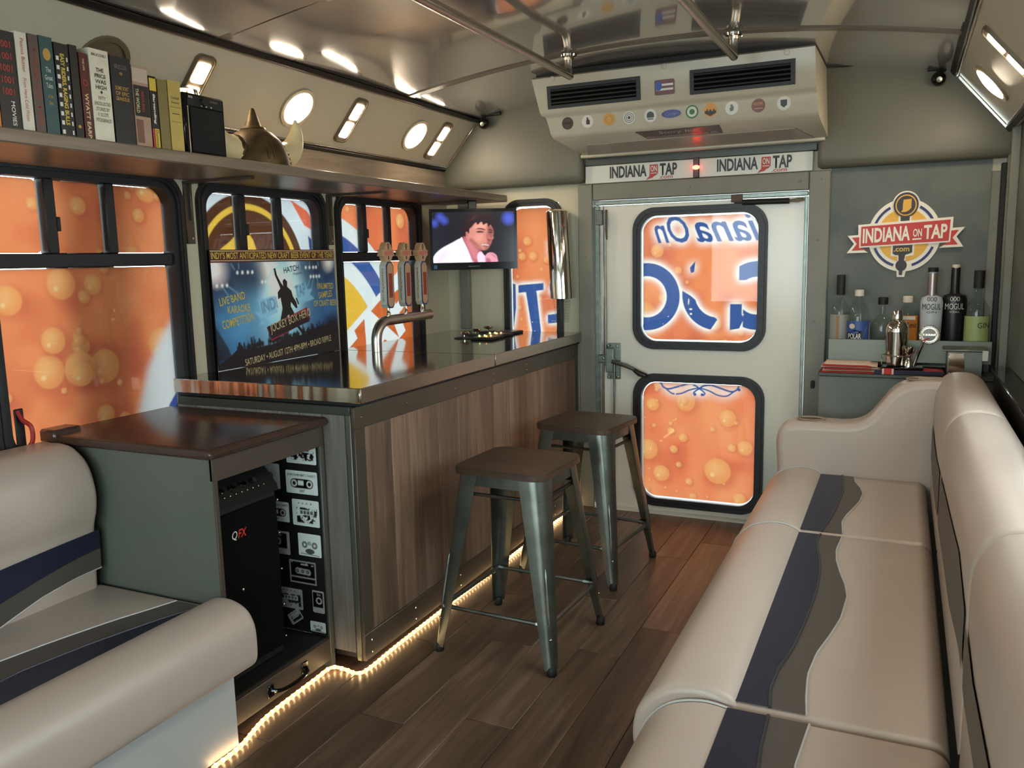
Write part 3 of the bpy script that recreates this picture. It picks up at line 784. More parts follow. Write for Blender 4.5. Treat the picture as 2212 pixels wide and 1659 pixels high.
build('lever_grip', MB().tube([BW(-1.155, 0.708, 0.043), BW(-1.128, 0.692, 0.045), BW(-1.095, 0.682, 0.046)], [0.010, 0.014, 0.012], 10), M['gun_dark'], lv)
hb = build('top_latch', MB().box(-1.352, -1.318, 1.40, 1.47, 0.0, 0.022, 0.003, F=BW), M['gun'], d1)
build('latch_arm', MB().tube([BW(-1.30, 1.47, 0.02), BW(-1.298, 1.42, 0.026), BW(-1.30, 1.33, 0.02)], 0.006, 8), M['gun_dark'], hb)
cl = build('door_closer', MB().tube([BW(-0.665, 1.475, 0.024), BW(-0.465, 1.472, 0.024)], 0.012, 12), M['black'], d1)
build('closer_rod', MB().tube([BW(-0.70, 1.476, 0.024), BW(-0.665, 1.475, 0.024)], 0.005, 8), M['gun'], cl)
build('closer_eye', MB().tube([BW(-0.465, 1.472, 0.024), BW(-0.43, 1.473, 0.022), BW(-0.405, 1.477, 0.018)], [0.006, 0.010, 0.007], 8), M['steel'], cl)
build('closer_bracket', MB().box(-0.715, -0.665, 1.478, 1.512, 0.004, 0.022, 0.002, F=BW), mat('rusty_bracket', (86, 62, 52), 0.6), cl)
build('door_stop', MB().box(-0.352, -0.336, 0.655, 0.69, 0.035, 0.045, 0.003, F=BW), M['black'], wb)

# ------------------------------------------------------------------ bar counter
BX = -1.455; BY0, BY1 = 2.0, 3.886
bar = thing('bar_counter', 'long bar counter clad in brown wood planks with bronze metal trim', 'counter', (-1.80, 2.95, 0))
build('carcass', MB().box(-2.16, BX - 0.012, BY0 + 0.012, BY1, 0.03, 0.824), M['black'], bar)
build('top_rail', MB().box(BX - 0.012, BX, BY0 + 0.002, BY1, 0.757, 0.824, 0.0015), M['bar_trim'], bar)
build('bottom_rail', MB().box(BX - 0.012, BX, BY0 + 0.002, BY1, 0.028, 0.112, 0.0015), M['bar_trim'], bar)
build('end_stile', MB().box(BX - 0.012, BX, BY0 + 0.002, BY0 + 0.055, 0.112, 0.757, 0.0015), M['bar_trim'], bar)
build('end_stile', MB().box(BX - 0.012, BX, BY1 - 0.045, BY1, 0.112, 0.757, 0.0015), M['bar_trim'], bar)
build('corner_post', MB().box(BX - 0.030, BX - 0.012, BY0 - 0.002, BY0 + 0.010, 0.028, 0.824, 0.002), M['bar_post'], bar)
n = 12; pw = (BY1 - 0.045 - BY0 - 0.055) / n
for k in range(n):
    a = BY0 + 0.055 + k * pw
    build('wood_plank', MB().box(BX - 0.012, BX - 0.005, a + 0.0006, a + pw - 0.0006, 0.112, 0.757, 0.001), M['bar_wood'], bar)
for k in range(8):
    a = -2.16 + k * 0.0838
    build('end_plank', MB().box(a + 0.0006, min(a + 0.0832, BX - 0.031), BY0 + 0.002, BY0 + 0.010, 0.05, 0.800, 0.001), M['grey_wood'], bar)
build('support_rail', MB().box(-2.15, BX - 0.012, BY0 - 0.004, BY0 + 0.016, 0.800, 0.826, 0.002), M['dark_rail'], bar)
for yy in [2.04, 2.30, 2.62, 2.94, 3.26, 3.56, 3.82]:
    for zz in ((0.79,) if yy not in (2.94, 3.26) else (0.80, 0.775)):
        build('screw', MB().lathe([(0.004, 0), (0.003, 0.002), (0.0001, 0.0025)], 8, (BX, yy, zz), (1, 0, 0)), M['screw'], bar)
    for zz in (0.045, 0.085):
        build('screw', MB().lathe([(0.004, 0), (0.003, 0.002), (0.0001, 0.0025)], 8, (BX, yy, zz), (1, 0, 0)), M['screw'], bar)

ct = thing('steel_countertop', 'polished stainless steel worktop of the bar with rolled edge', 'countertop', (-1.80, 2.95, 0.838))
M['steel_front'] = mat('brushed_steel_front', (178, 168, 154), 0.3, 1.0, bump=0.05, bscale=20, stretch=(3, 2, 60))
CX0, CX1, CJ = -2.168, -1.425, 2.894
def top_section(y0, y1, close):
    s = build('steel_sheet', MB().box(CX0, CX1 - 0.004, y0 + 0.004, y1, 0.864, 0.883, 0.002), M['steel_top'], ct)
    build('front_edge', MB().box(CX1 - 0.005, CX1, y0, y1, 0.838, 0.8835, 0.002), M['steel_front'], s)
    if close: build('end_edge', MB().box(CX0, CX1 - 0.004, y0, y0 + 0.005, 0.838, 0.8835, 0.002), M['steel_edge'], s)
    else: build('joint_lip', MB().box(CX1 - 0.006, CX1 + 0.002, y0, y0 + 0.006, 0.838, 0.8845, 0.001), M['steel'], s)
top_section(2.0, CJ - 0.001, True); top_section(CJ + 0.001, BY1, False)
build('underlay', MB().box(CX0 + 0.01, CX1 - 0.02, 2.02, BY1, 0.826, 0.864), M['black'], ct)

# ------------------------------------------------------------------ rope light along the kick line
rl = thing('rope_light', 'glowing warm rope light laid along the foot of the bar', 'rope light', (-1.43, 2.4, 0))
path = [(-1.513, 1.42, 0.008), (-1.516, 1.52, 0.008), (-1.550, 1.66, 0.008), (-1.558, 1.88, 0.008), (-1.552, 1.955, 0.012), (-1.51, 1.968, 0.008), (-1.465, 1.962, 0.008), (-1.446, 2.00, 0.008), (-1.449, 2.2, 0.009), (-1.449, 2.7, 0.009), (-1.449, 3.2, 0.009), (-1.449, 3.86, 0.009)]
pts = spline(path, 10)
build('clear_tube', MB().tube(pts, 0.0055, 8), emit('rope_light_sleeve', (1.0, 0.60, 0.25), 1.3), rl)
seg = [0.0]
for a, b in zip(pts[:-1], pts[1:]): seg.append(seg[-1] + float(np.linalg.norm(b - a)))
M['bulb'] = emit('rope_light_bulb', (1.0, 0.66, 0.32), 17.0)
bpy.data.materials['rope_light_sleeve'].cycles.emission_sampling = 'NONE'
bulb_me = None; s_ = 0.01; i_ = 0
while s_ < seg[-1]:
    while seg[i_ + 1] < s_: i_ += 1
    f = (s_ - seg[i_]) / (seg[i_ + 1] - seg[i_]); p = pts[i_] * (1 - f) + pts[i_ + 1] * f
    if bulb_me is None:
        o = build('bulb', MB().ball((0, 0, 0), 0.0066, 6, 4), M['bulb'], rl, local=True); bulb_me = o.data
    else:
        o = bpy.data.objects.new('bulb', bulb_me); C.objects.link(o); o.parent = rl
    o.location = Vector(p) - wloc(rl); s_ += 0.0235

# ------------------------------------------------------------------ media cabinet
KX, KY0, KY1, KZ = -1.565, 1.546, 1.994, 0.765
kb = thing('media_cabinet', 'grey green cabinet with dark brown top and an open front', 'cabinet', (-1.87, 1.77, 0))
build('side_panel', MB().box(-2.165, KX - 0.004, KY0, KY0 + 0.018, 0.0, KZ, 0.001), M['cab'], kb)
build('side_panel', MB().box(-2.165, KX - 0.004, KY1 - 0.018, KY1, 0.0, KZ, 0.001), M['cab'], kb)
build('back_panel', MB().box(-2.165, -2.15, KY0 + 0.018, KY1 - 0.018, 0.0, KZ, 0.001), M['black'], kb)
build('bottom_panel', MB().box(-2.15, KX - 0.02, KY0 + 0.018, KY1 - 0.018, 0.085, 0.10), M['black'], kb)
build('face_frame', MB().box(KX - 0.006, KX, KY0, KY0 + 0.014, 0.10, KZ - 0.06, 0.001), M['cab_trim'], kb)
build('face_frame', MB().box(KX - 0.006, KX, KY1 - 0.020, KY1, 0.0, KZ - 0.06, 0.001), M['bar_post'], kb)
build('face_frame', MB().box(KX - 0.012, KX, KY0, KY1, KZ - 0.06, KZ, 0.001), M['cab_trim'], kb)
tp = [(-2.175, KZ), (-2.175, KZ + 0.028), (KX, KZ + 0.028), (KX + 0.014, KZ + 0.024), (KX + 0.020, KZ + 0.014), (KX + 0.014, KZ + 0.003), (KX, KZ)]
build('cabinet_top', sweep(MB(), tp, KY0 - 0.022, KY1, 0.010, ends=(True, False)), M['cab_top'], kb, sharp=50)
build('back_lip', MB().box(-2.175, -2.11, KY0 - 0.028, KY0 + 0.06, KZ + 0.004, KZ + 0.042, 0.006), M['cab_top'], kb)
dr = build('drawer_front', MB().box(KX - 0.018, KX, KY0 + 0.016, KY1 - 0.022, 0.028, 0.098, 0.0015), M['cab_trim'], kb)
hd = build('handle', MB().tube(spline([(KX, 1.70, 0.062), (KX + 0.020, 1.715, 0.060), (KX + 0.026, 1.75, 0.057), (KX + 0.026, 1.80, 0.057), (KX + 0.020, 1.835, 0.060), (KX, 1.85, 0.062)], 5), 0.0055, 8), M['black_gloss'], dr)
for y in (1.70, 1.85): build('handle_plate', MB().box(KX, KX + 0.004, y - 0.016, y + 0.010, 0.044, 0.080, 0.002), M['black_gloss'], dr)
# cassette print wall lining
CW = Fr((0, KY1 - 0.019, 0), (1, 0, 0), (0, 0, 1), (0, -1, 0))
lining = build('cassette_lining', MB().box(-2.14, KX - 0.008, 0.101, KZ - 0.002, 0.0, 0.004, F=CW), M['black'], kb)
lining['label'] = 'black lining printed with white cassette tapes'
CAS = [(-1.690, -1.556, 0.648, 0.735, 0, 0), (-1.697, -1.556, 0.553, 0.625, 0, 1), (-1.679, -1.554, 0.452, 0.535, 0, 2), (-1.664, -1.556, 0.356, 0.428, 0, 3), (-1.790, -1.692, 0.456, 0.520, 0, 1), (-1.80, -1.697, 0.350, 0.425, 0, 4), (-1.706, -1.600, 0.262, 0.338, 0, 5), (-1.760, -1.660, 0.175, 0.242, 0, 6), (-1.622, -1.540, 0.176, 0.248, 0, 4), (-1.705, -1.650, 0.118, 0.155, 35, 6), (-1.636, -1.54, 0.112, 0.146, 0, 3), (-1.765, -1.63, 0.045, 0.105, 0, 2), (-1.86, -1.72, 0.56, 0.64, 0, 3), (-1.90, -1.75, 0.66, 0.735, 0, 2), (-1.90, -1.80, 0.25, 0.33, 0, 0)]
for i, (a, b, c, d, rot, st) in enumerate(CAS):
    c = max(c, 0.104); b = min(b, KX - 0.012); w, h = b - a, d - c
    cvx = Canvas(0, w, 0, h, 0.0016, (232, 244, 240) if st not in (5, 6, 4) else ((14, 14, 14) if st == 5 else (190, 190, 188)))
    ink = (14, 14, 15)
    if st in (0, 2, 6):
        q = cvx.noise(0.012, 60 + i) * 0.6 + cvx.noise(0.004, 90 + i) * 0.4
        cvx.put(cvx.poly([(w * .16, h * .12), (w * .92, h * .12), (w * .92, h * .70), (w * .16, h * .70)]) * np.clip((q - 0.42) * 12, 0, 1), ink)
        cvx.put(cvx.poly([(w * .26, h * .42), (w * .80, h * .42), (w * .80, h * .62), (w * .26, h * .62)]), (232, 244, 240))
        for k in range(4): cvx.put(cvx.poly([(w * (.29 + .125 * k), h * .45), (w * (.39 + .125 * k), h * .45), (w * (.39 + .125 * k), h * .59), (w * (.29 + .125 * k), h * .59)]), ink, 0.85)
        for k in range(4): cvx.put(cvx.disc(w * (.25 + .15 * k), h * .86, 0.0022), ink)
    elif st == 1:
        cvx.put(cvx.word('JUNKOHANHERO C KASETTI', w * .05, h * .74, w * .9, h * .13), ink); cvx.put(cvx.word('2007', w * .42, h * .07, w * .16, h * .12), ink)
        cvx.put(np.maximum(cvx.disc(w * .26, h * .45, h * .2), np.maximum(cvx.disc(w * .74, h * .45, h * .2), cvx.poly([(w * .26, h * .25), (w * .74, h * .25), (w * .74, h * .65), (w * .26, h * .65)]))), ink)
        for x in (.26, .74): cvx.put(cvx.annulus(w * x, h * .45, h * .09, h * .15), (232, 244, 240))
        cvx.put(cvx.poly([(w * .38, h * .38), (w * .56, h * .38), (w * .56, h * .58), (w * .38, h * .58)]), (232, 244, 240))
    elif st == 3:
        for x in (.28, .72): cvx.put(cvx.annulus(w * x, h * .5, h * .06, h * .15), ink, 0.8)
        cvx.put(cvx.disc(w * .5, h * .22, w * .2, ry=h * .12), ink, 0.9); cvx.put(cvx.word('HEX', w * .43, h * .5, w * .14, h * .16), ink); cvx.put(stroke(cvx, [(w * .1, h * .1), (w * .9, h * .06)], 0.003), ink, 0.7)
    elif st == 4:
        cvx.put(cvx.poly([(w * .05, h * .25), (w * .9, h * .25), (w * .9, h * .92), (w * .05, h * .92)]), ink); cvx.put(cvx.annulus(w * .55, h * .55, h * .10, h * .16), (200, 205, 205)); cvx.put(cvx.word('Two', w * .4, h * .78, w * .3, h * .1), (200, 205, 205))
    else:
        for k in (0.04, 0.96): cvx.put(stroke(cvx, [(w * k, h * .04), (w * k, h * .96)], 0.004), (176, 178, 176))
        for k in (0.05, 0.28, 0.95): cvx.put(stroke(cvx, [(w * .04, h * k), (w * .96, h * k)], 0.004), (176, 178, 176))
        q = cvx.noise(0.01, 160 + i); cvx.put(np.clip((q - 0.6) * 12, 0, 1) * cvx.poly([(w * .1, h * .8), (w * .9, h * .8), (w * .9, h), (w * .1, h)]), (176, 178, 176))
        cvx.put(np.maximum(cvx.disc(w * .32, h * .55, h * .13), np.maximum(cvx.disc(w * .7, h * .52, h * .13), cvx.poly([(w * .3, h * .42), (w * .7, h * .40), (w * .7, h * .65), (w * .3, h * .67)]))), (170, 172, 170))
        for k in (.3, .5, .68): cvx.put(cvx.annulus(w * k, h * .54, h * .03, h * .07), ink)
    ca, sa = math.cos(math.radians(rot)), math.sin(math.radians(rot))
    F_ = Fr(CW(a, c, 0.005), (ca, 0, sa), (-sa, 0, ca), (0, -1, 0))
    cvx.sheet('cassette_print', F_, 0, w, 0, h, M['print'], lining, r=0.004)

# amplifier speaker inside the cabinet
amp = thing('speaker_amplifier', 'black speaker amplifier with knobs standing inside the open cabinet', 'speaker', (-1.80, 1.715, 0.10))
AX0, AX1, AY0, AY1 = -2.02, -1.625, 1.575, 1.852
build('body', MB().box(AX0, AX1 - 0.012, AY0, AY1, 0.102, 0.60, 0.006), M['black'], amp)
build('grille', MB().box(AX1 - 0.012, AX1, AY0 + 0.008, AY1 - 0.010, 0.13, 0.585, 0.004), mat('speaker_cloth', (9, 9, 10), 0.95, spec=0.1), amp)
cp_poly = [(AX0, 0.60), (AX1, 0.60), (AX1 - 0.005, 0.618), (AX1 - 0.055, 0.675), (AX0, 0.675)]
FA = Fr((0, AY0, 0), (1, 0, 0), (0, 0, 1), (0, 1, 0))
pn = build('control_panel', MB().prism(cp_poly, FA, 0.0, AY1 - AY0), mat('panel_charcoal', (10, 10, 10), 0.6, spec=0.2), amp)
for k in range(5):
    y = AY0 + 0.03 + 0.042 * k
    build('knob', MB().lathe([(0.009, 0), (0.008, 0.012), (0.0001, 0.013)], 10, (AX1 - 0.024, y, 0.641), (0.75, 0, 0.66)), M['chrome'] if k < 4 else M['black'], pn)
for k in range(10):
    build('button', MB().lathe([(0.003, 0), (0.003, 0.003), (0.0001, 0.004)], 6, (AX1 - 0.012, AY0 + 0.03 + 0.022 * k, 0.627), (0.75, 0, 0.66)), M['screw'], pn)
AF = Fr((AX1, 0, 0), (0, 1, 0), (0, 0, 1), (1, 0, 0))
text('lettering', 'Q', AF, 1.655, 0.505, 0.020, 0.026, M['white'], amp, n=0.0016, bold=0.0, shear=0.2)
text('lettering', 'FX', AF, 1.678, 0.507, 0.034, 0.024, mat('orange_red_ink', (206, 58, 34), 0.4), amp, shear=0.25)
for z in (0.15, 0.25, 0.36, 0.47, 0.57): build('corner_rivet', MB().ball((AX1 - 0.004, AY1 - 0.004, z), 0.004, 8, 5), M['screw'], amp)
build('grille_knob', MB().ball((AX1 + 0.002, 1.68, 0.36), 0.006, 8, 5), M['screw'], amp)
# crumpled labels beside the amplifier
for i, (z, c) in enumerate(((0.615, (190, 190, 186)), (0.575, (176, 178, 176)))):
    build('paper_tag', MB().box(-1.70, -1.675, AY1 + 0.006, AY1 + 0.012, z, z + 0.034, 0.004), mat('paper_tag_%d' % i, c, 0.6), amp)

# ------------------------------------------------------------------ right-hand couch
def roundrect_prof(x0, x1, z0, z1, r, n=5):
    return [(x, z) for x, z in rrect(x1 - x0, z1 - z0, r, n, (x0 + x1) / 2, (z0 + z1) / 2)]
rc = thing('long_couch', 'long cream vinyl couch with navy and charcoal wavy stripes, right of the aisle', 'couch', (0.0, 1.6, 0))
SY = [(2.566, 3.286), (1.486, 2.560), (0.40, 1.480)]
c1 = [(3.30, -.178), (3.05, -.160), (2.84, -.168), (2.70, -.178), (2.578, -.190), (2.469, -.196), (2.36, -.180), (2.253, -.167), (2.12, -.162), (1.998, -.165), (1.85, -.172), (1.748, -.180), (1.65, -.195), (1.564, -.199), (1.487, -.189), (1.452, -.188), (1.358, -.186), (1.30, -.181), (1.0, -.17), (0.7, -.19), (0.4, -.18)]
c2 = [(3.32, -.138), (3.20, -.128), (3.12, -.106), (3.05, -.096), (2.95, -.101), (2.856, -.117), (2.77, -.133), (2.696, -.141), (2.565, -.131), (2.424, -.139), (2.34, -.133), (2.251, -.118), (2.17, -.101), (2.089, -.091), (1.953, -.097), (1.85, -.113), (1.757, -.131), (1.652, -.139), (1.56, -.133), (1.492, -.125), (1.468, -.118), (1.324, -.127), (1.1, -.10), (0.8, -.14), (0.4, -.12)]
def cur(c, y):
    q = sorted(c); return float(np.interp(y, [a for a, b in q], [b for a, b in q]))
ZS = 0.418
build('base', MB().box(-0.405, 0.33, 0.40, 3.36, 0.04, 0.27, 0.01), M['vinyl_w'], rc)
for (a, b) in SY:
    sc_ = build('seat_cushion', sweep(MB(), roundrect_prof(-0.30, 0.108, 0.27, ZS, 0.035), a, b, 0.018), M['vinyl'], rc, sharp=70)
    ysn = np.linspace(a + 0.012, b - 0.012, 40)
    def strip(nm, fa, fb, m, h):
        rows = [[(fa(y) + (fb(y) - fa(y)) * t, y, ZS + h - (0.004 if abs(t - 0.5) == 0.5 else 0)) for t in (0, 0.001, 0.5, 0.999, 1.0)] for y in ysn]
        return build(nm, MB().surf(rows), m, sc_)
    strip('navy_stripe', lambda y: -0.262, lambda y: cur(c1, y), M['navy'], 0.0025)
    strip('charcoal_stripe', lambda y: cur(c1, y), lambda y: cur(c2, y), M['grey_v'], 0.0022)
    build('piping', MB().tube([(cur(c1, y), y, ZS + 0.003) for y in ysn], 0.0035, 6), M['piping'], sc_)
    build('piping', MB().tube([(cur(c2, y), y, ZS + 0.002) for y in ysn], 0.0022, 6), M['vinyl_w'], sc_)
    bp = spline([(-0.236, 0.405), (-0.27, 0.432), (-0.33, 0.440), (-0.395, 0.420), (-0.44, 0.370), (-0.452, 0.310), (-0.44, 0.262), (-0.405, 0.255)], 5) + [np.array((-0.30, 0.27)), np.array((-0.25, 0.33))]
    if a < 1: bp = [p + np.array((0.020, -0.020)) for p in bp]
    bo = build('front_bolster', sweep(MB(), [tuple(p) for p in bp], a, b, 0.016), M['vinyl'], rc, sharp=70)
    build('bolster_end_seam', MB().tube([(p[0], b - 0.006, p[1]) for p in [tuple(q) for q in bp[:36]]], 0.0025, 6), M['vinyl_w'], bo)
    kp = spline([(0.118, 0.40), (0.118, 0.50), (0.118, 0.60), (0.118, 0.65), (0.118, 0.70), (0.124, 0.755), (0.154, 0.800), (0.205, 0.812), (0.255, 0.800), (0.288, 0.755), (0.295, 0.66), (0.295, 0.50), (0.29, 0.40)], 4)
    bk = build('backrest', sweep(MB(), [tuple(p) for p in kp], a, b if b < 3 else 3.40, 0.022), M['vinyl'], rc, sharp=70)
    lo = [(3.302, .520), (2.95, .492), (2.607, .488), (2.2, .505), (1.877, .514), (1.70, .54), (1.568, .557), (1.41, .539), (1.21, .55), (0.9, .50), (0.4, .53)]
    hi = [(3.302, .640), (3.04, .619), (2.8, .612), (2.597, .628), (2.2, .655), (1.9, .675), (1.708, .690), (1.491, .652), (1.3, .63), (1.05, .646), (0.4, .62)]
    rows = [[(float(np.interp(cur(lo, y) + (cur(hi, y) - cur(lo, y)) * t, [0.40, 0.70], [0.118, 0.118])) - 0.003, y, cur(lo, y) + (cur(hi, y) - cur(lo, y)) * t) for t in (0, 0.25, 0.5, 0.75, 1)] for y in np.linspace(a + 0.02, b - 0.02, 40)]
    build('back_stripe', MB().surf(rows), M['grey_v'], bk)
# arm at the far end
ap = spline([(-0.412, 0.05), (-0.415, 0.40), (-0.422, 0.53), (-0.405, 0.585), (-0.36, 0.607), (-0.26, 0.612), (-0.165, 0.613), (-0.105, 0.635), (-0.06, 0.69), (-0.02, 0.745), (0.03, 0.775), (0.10, 0.786), (0.20, 0.782), (0.25, 0.76)], 4) + [np.array((0.26, 0.40)), np.array((0.26, 0.05))]
arm = build('arm', sweep(MB(), [tuple(p) for p in ap], 3.285, 3.435, 0.028), M['vinyl'], rc, sharp=60)
for x, z in ((-0.30, 0.611), (0.075, 0.7805)):
    cu0 = build('cup_holder', MB().lathe([(0.050, 0.000), (0.053, 0.005), (0.049, 0.007), (0.044, 0.005), (0.042, 0.002)], 24, (x, 3.362, z), (0.0, 0, 1), 1.0, 0.8), mat('taupe_cup', (150, 134, 114), 0.4), arm)
    build('cup_shade_disc', MB().lathe([(0.043, 0.0025), (0.03, 0.0022), (0.0001, 0.002)], 24, (x, 3.362, z), (0.0, 0, 1), 1.0, 0.8), mat('cup_shade_disc', (84, 74, 64), 0.5), cu0)  # flat disc coloured dark for the shade inside the holder

# ------------------------------------------------------------------ left bench couch
lc = thing('short_couch', 'cream vinyl bench couch with navy stripe at the near left', 'couch', (-1.8, 0.9, 0))
LY0, LY1 = 0.15, 1.537
build('base', MB().box(-2.15, -1.528, LY0, LY1 - 0.004, 0.0, 0.265, 0.006), M['vinyl_w'], lc)
sl_ = build('seat_cushion', sweep(MB(), roundrect_prof(-2.02, -1.50, 0.25, 0.378, 0.03), LY0, LY1, 0.018), M['vinyl'], lc, sharp=70)
n1 = [(1.537, -1.60), (1.40, -1.65), (1.25, -1.69), (1.10, -1.715), (0.95, -1.71), (0.6, -1.66), (0.15, -1.7)]
n2 = [(1.537, -1.69), (1.46, -1.715), (1.36, -1.75), (1.22, -1.785), (1.08, -1.81), (0.95, -1.81), (0.6, -1.78), (0.15, -1.83)]
ysn = np.linspace(LY0 + 0.01, LY1 - 0.02, 40)
def lstrip(nm, fa, fb, m, h, z):
    return build(nm, MB().surf([[(fa(y) + (fb(y) - fa(y)) * t, y, z + h) for t in (0, 0.5, 1)] for y in ysn]), m, sl_)
lstrip('navy_stripe', lambda y: -1.565, lambda y: cur(n1, y), M['navy'], 0.002, 0.378)
lstrip('charcoal_stripe', lambda y: cur(n1, y), lambda y: cur(n2, y), M['grey_v'], 0.0018, 0.378)
build('piping', MB().tube([(cur(n1, y), y, 0.380) for y in ysn], 0.003, 6), M['navy'], sl_)
build('piping', MB().tube([(cur(n2, y), y, 0.380) for y in ysn], 0.0022, 6), M['vinyl_w'], sl_)
bp = spline([(-1.60, 0.378), (-1.57, 0.406), (-1.52, 0.414), (-1.466, 0.397), (-1.438, 0.355), (-1.434, 0.295), (-1.440, 0.258), (-1.462, 0.246), (-1.51, 0.245)], 5) + [np.array((-1.57, 0.27))]
lb = build('front_bolster', sweep(MB(), [tuple(p) for p in bp], LY0, LY1 - 0.004, 0.022), M['vinyl'], lc, sharp=70)
kp = spline([(-1.985, 0.34), (-1.978, 0.45), (-1.972, 0.545), (-1.955, 0.60), (-1.952, 0.66), (-1.975, 0.73), (-2.03, 0.772), (-2.10, 0.778), (-2.155, 0.76), (-2.165, 0.60)], 5) + [np.array((-2.165, 0.34))]
lk = build('backrest', sweep(MB(), [tuple(p) for p in kp], LY0, LY1 - 0.020, 0.02), M['vinyl'], lc, sharp=70)
def bx_(z): return float(np.interp(z, [0.34, 0.45, 0.545, 0.60], [-1.985, -1.978, -1.972, -1.955])) + 0.0025
b0 = [(1.53, .542), (1.4, .535), (1.25, .525), (1.1, .51), (0.15, .5)]
b1 = [(1.53, .488), (1.44, .480), (1.34, .462), (1.22, .435), (1.10, .415), (0.15, .42)]
b2 = [(1.53, .432), (1.44, .428), (1.34, .412), (1.25, .385), (1.15, .352), (0.15, .36)]
for nm, fa, fb, m in (('navy_stripe', b0, b1, 'navy'), ('charcoal_stripe', b1, b2, 'grey_v')):
    build(nm, MB().surf([[(bx_(cur(fa, y) + (cur(fb, y) - cur(fa, y)) * t), y, cur(fa, y) + (cur(fb, y) - cur(fa, y)) * t) for t in (0, 0.25, 0.5, 0.75, 1)] for y in np.linspace(LY0, LY1 - 0.016, 40)]), M[m], lk)
build('piping', MB().tube([(bx_(cur(b2, y)), y, cur(b2, y)) for y in np.linspace(LY0, LY1 - 0.016, 40)], 0.002, 6), M['vinyl_w'], lk)

# ------------------------------------------------------------------ bar stools
def make_stool(name, label, loc, rz):
    t = thing(name, label, 'stool', loc, rz, 'metal bar stools at the counter')
    build('seat', MB().prism(rrect(0.325, 0.325, 0.05, 6), XY, 0.585, 0.602).prism(rrect(0.319, 0.319, 0.047, 6), XY, 0.602, 0.606), M['seat_wood'], t, local=True)
    build('apron', MB().ring(rrect(0.298, 0.298, 0.04, 6), rrect(0.290, 0.290, 0.036, 6), XY, 0.548, 0.585), M['gun'], t, local=True)
    def leg_prof(c, w, th=0.003):
        r = w * 0.55
        out = [(c - w, c)] + [(c - r + r * math.sin(math.pi / 2 * k / 5), c - r + r * math.cos(math.pi / 2 * k / 5)) for k in range(6)] + [(c, c - w)]
        inn = [(x - th if i > 0 else x, y - th if i < len(out) - 1 else y) for i, (x, y) in enumerate(out)]
        return out + inn[::-1]
    for sx in (1, -1):
        for sy in (1, -1):
            rows = []
            for k in range(13):
                f = k / 12; z = 0.580 * (1 - f) + 0.018 * f
                c = 0.150 + (0.212 - 0.150) * f; w = 0.078 + (0.040 - 0.078) * min(1, f * 1.15)
                if f > 0.86: w = 0.040 - (f - 0.86) * 0.06; 
                rows.append([(sx * x, sy * y, z) for x, y in leg_prof(c, w)])
            lg = build('leg', MB().surf(rows, closed_u=True, cap=True), M['gun'], t, local=True, sharp=45)
            def cpt(f): c = 0.150 + 0.062 * f; w = 0.078 - 0.038 * min(1, f * 1.15); r = w * .55; q = c - r * 0.29; return (sx * q, sy * q, 0.58 * (1 - f) + 0.018 * f)
            build('rib', MB().tube([cpt(0.46 + 0.04 * k) for k in range(9)], [0.001] + [0.0055] * 7 + [0.001], 8), M['gun'], lg, local=True)
            build('rivet', MB().ball(cpt(0.835), 0.005, 8, 5), M['screw'], lg, local=True)
            build('foot', MB().lathe([(0.014, 0), (0.016, 0.004), (0.015, 0.022), (0.011, 0.028)], 10, (sx * 0.200, sy * 0.200, 0.0)), M['black'], lg, local=True)
    h = 0.150 + 0.062 * 0.76 - 0.010; z = 0.150
    for sg in (1, -1):
        for (p, q) in (((-h, sg * h, z), (h, sg * h, z)), ((sg * h, -h, z), (sg * h, h, z))):
            st = build('stretcher', MB().tube([p, q], 0.007, 8), M['gun'], t, local=True)
            d = Vector(q) - Vector(p)
            for e in (0.06, 0.94): build('stretcher_tab', MB().tube([Vector(p) + d * (e - 0.05), Vector(p) + d * e], [0.011, 0.008], 8), M['gun'], st, local=True)
            p2 = (p[0] * 0.76, p[1] * 0.76, 0.520); q2 = (q[0] * 0.76, q[1] * 0.76, 0.520)
            build('brace', MB().tube([p2, q2], 0.006, 8), M['gun_dark'], t, local=True)
    return t
make_stool('bar_stool', 'metal stool with dark wood seat nearest the camera', (-1.104, 2.398, 0), math.radians(-2.5))
make_stool('bar_stool', 'metal stool with dark wood seat farther back by the door', (-1.125, 3.108, 0), math.radians(-6))

# ------------------------------------------------------------------ lights in the sloped panels
M['lens'] = emit('lit_lamp_lens', LAMP_COL, LAMP_ROUND)
M['lens_r'] = emit('lit_panel_lens', LAMP_COL, LAMP_RECT)
M['lamp_body'] = mat('lamp_bezel', (112, 100, 80), 0.4, 0.2)
M['lamp_ring'] = mat('lamp_ring', (168, 156, 130), 0.35)
M['lamp_dark'] = mat('lamp_bezel_dark', (104, 92, 74), 0.4)
def round_lamp(F, y, label, lit=True, v=0.156):
    t = thing('round_lamp', label, 'lamp', tuple(F(y, v, 0)), 0, 'round lamps in the sloped panels')
    F0 = Fr(F(y, v, 0), F.u, F.v, F.n)
    n_ = F.n
    build('bezel', MB().ring(circle(0.080, 28), circle(0.066, 28), F0, 0.0, 0.010), M['lamp_ring'] if lit else M['lamp_body'], t)
    if lit: build('lens', MB().lathe([(0.067, 0.002), (0.060, 0.012), (0.040, 0.017), (0.0001, 0.020)], 24, F0(0, 0, 0), n_), M['lens'], t)
    else: build('lens', MB().lathe([(0.067, 0.0015), (0.05, 0.003), (0.0001, 0.004)], 24, F0(0, 0, 0), n_), M['lamp_dark'], t)
    return t
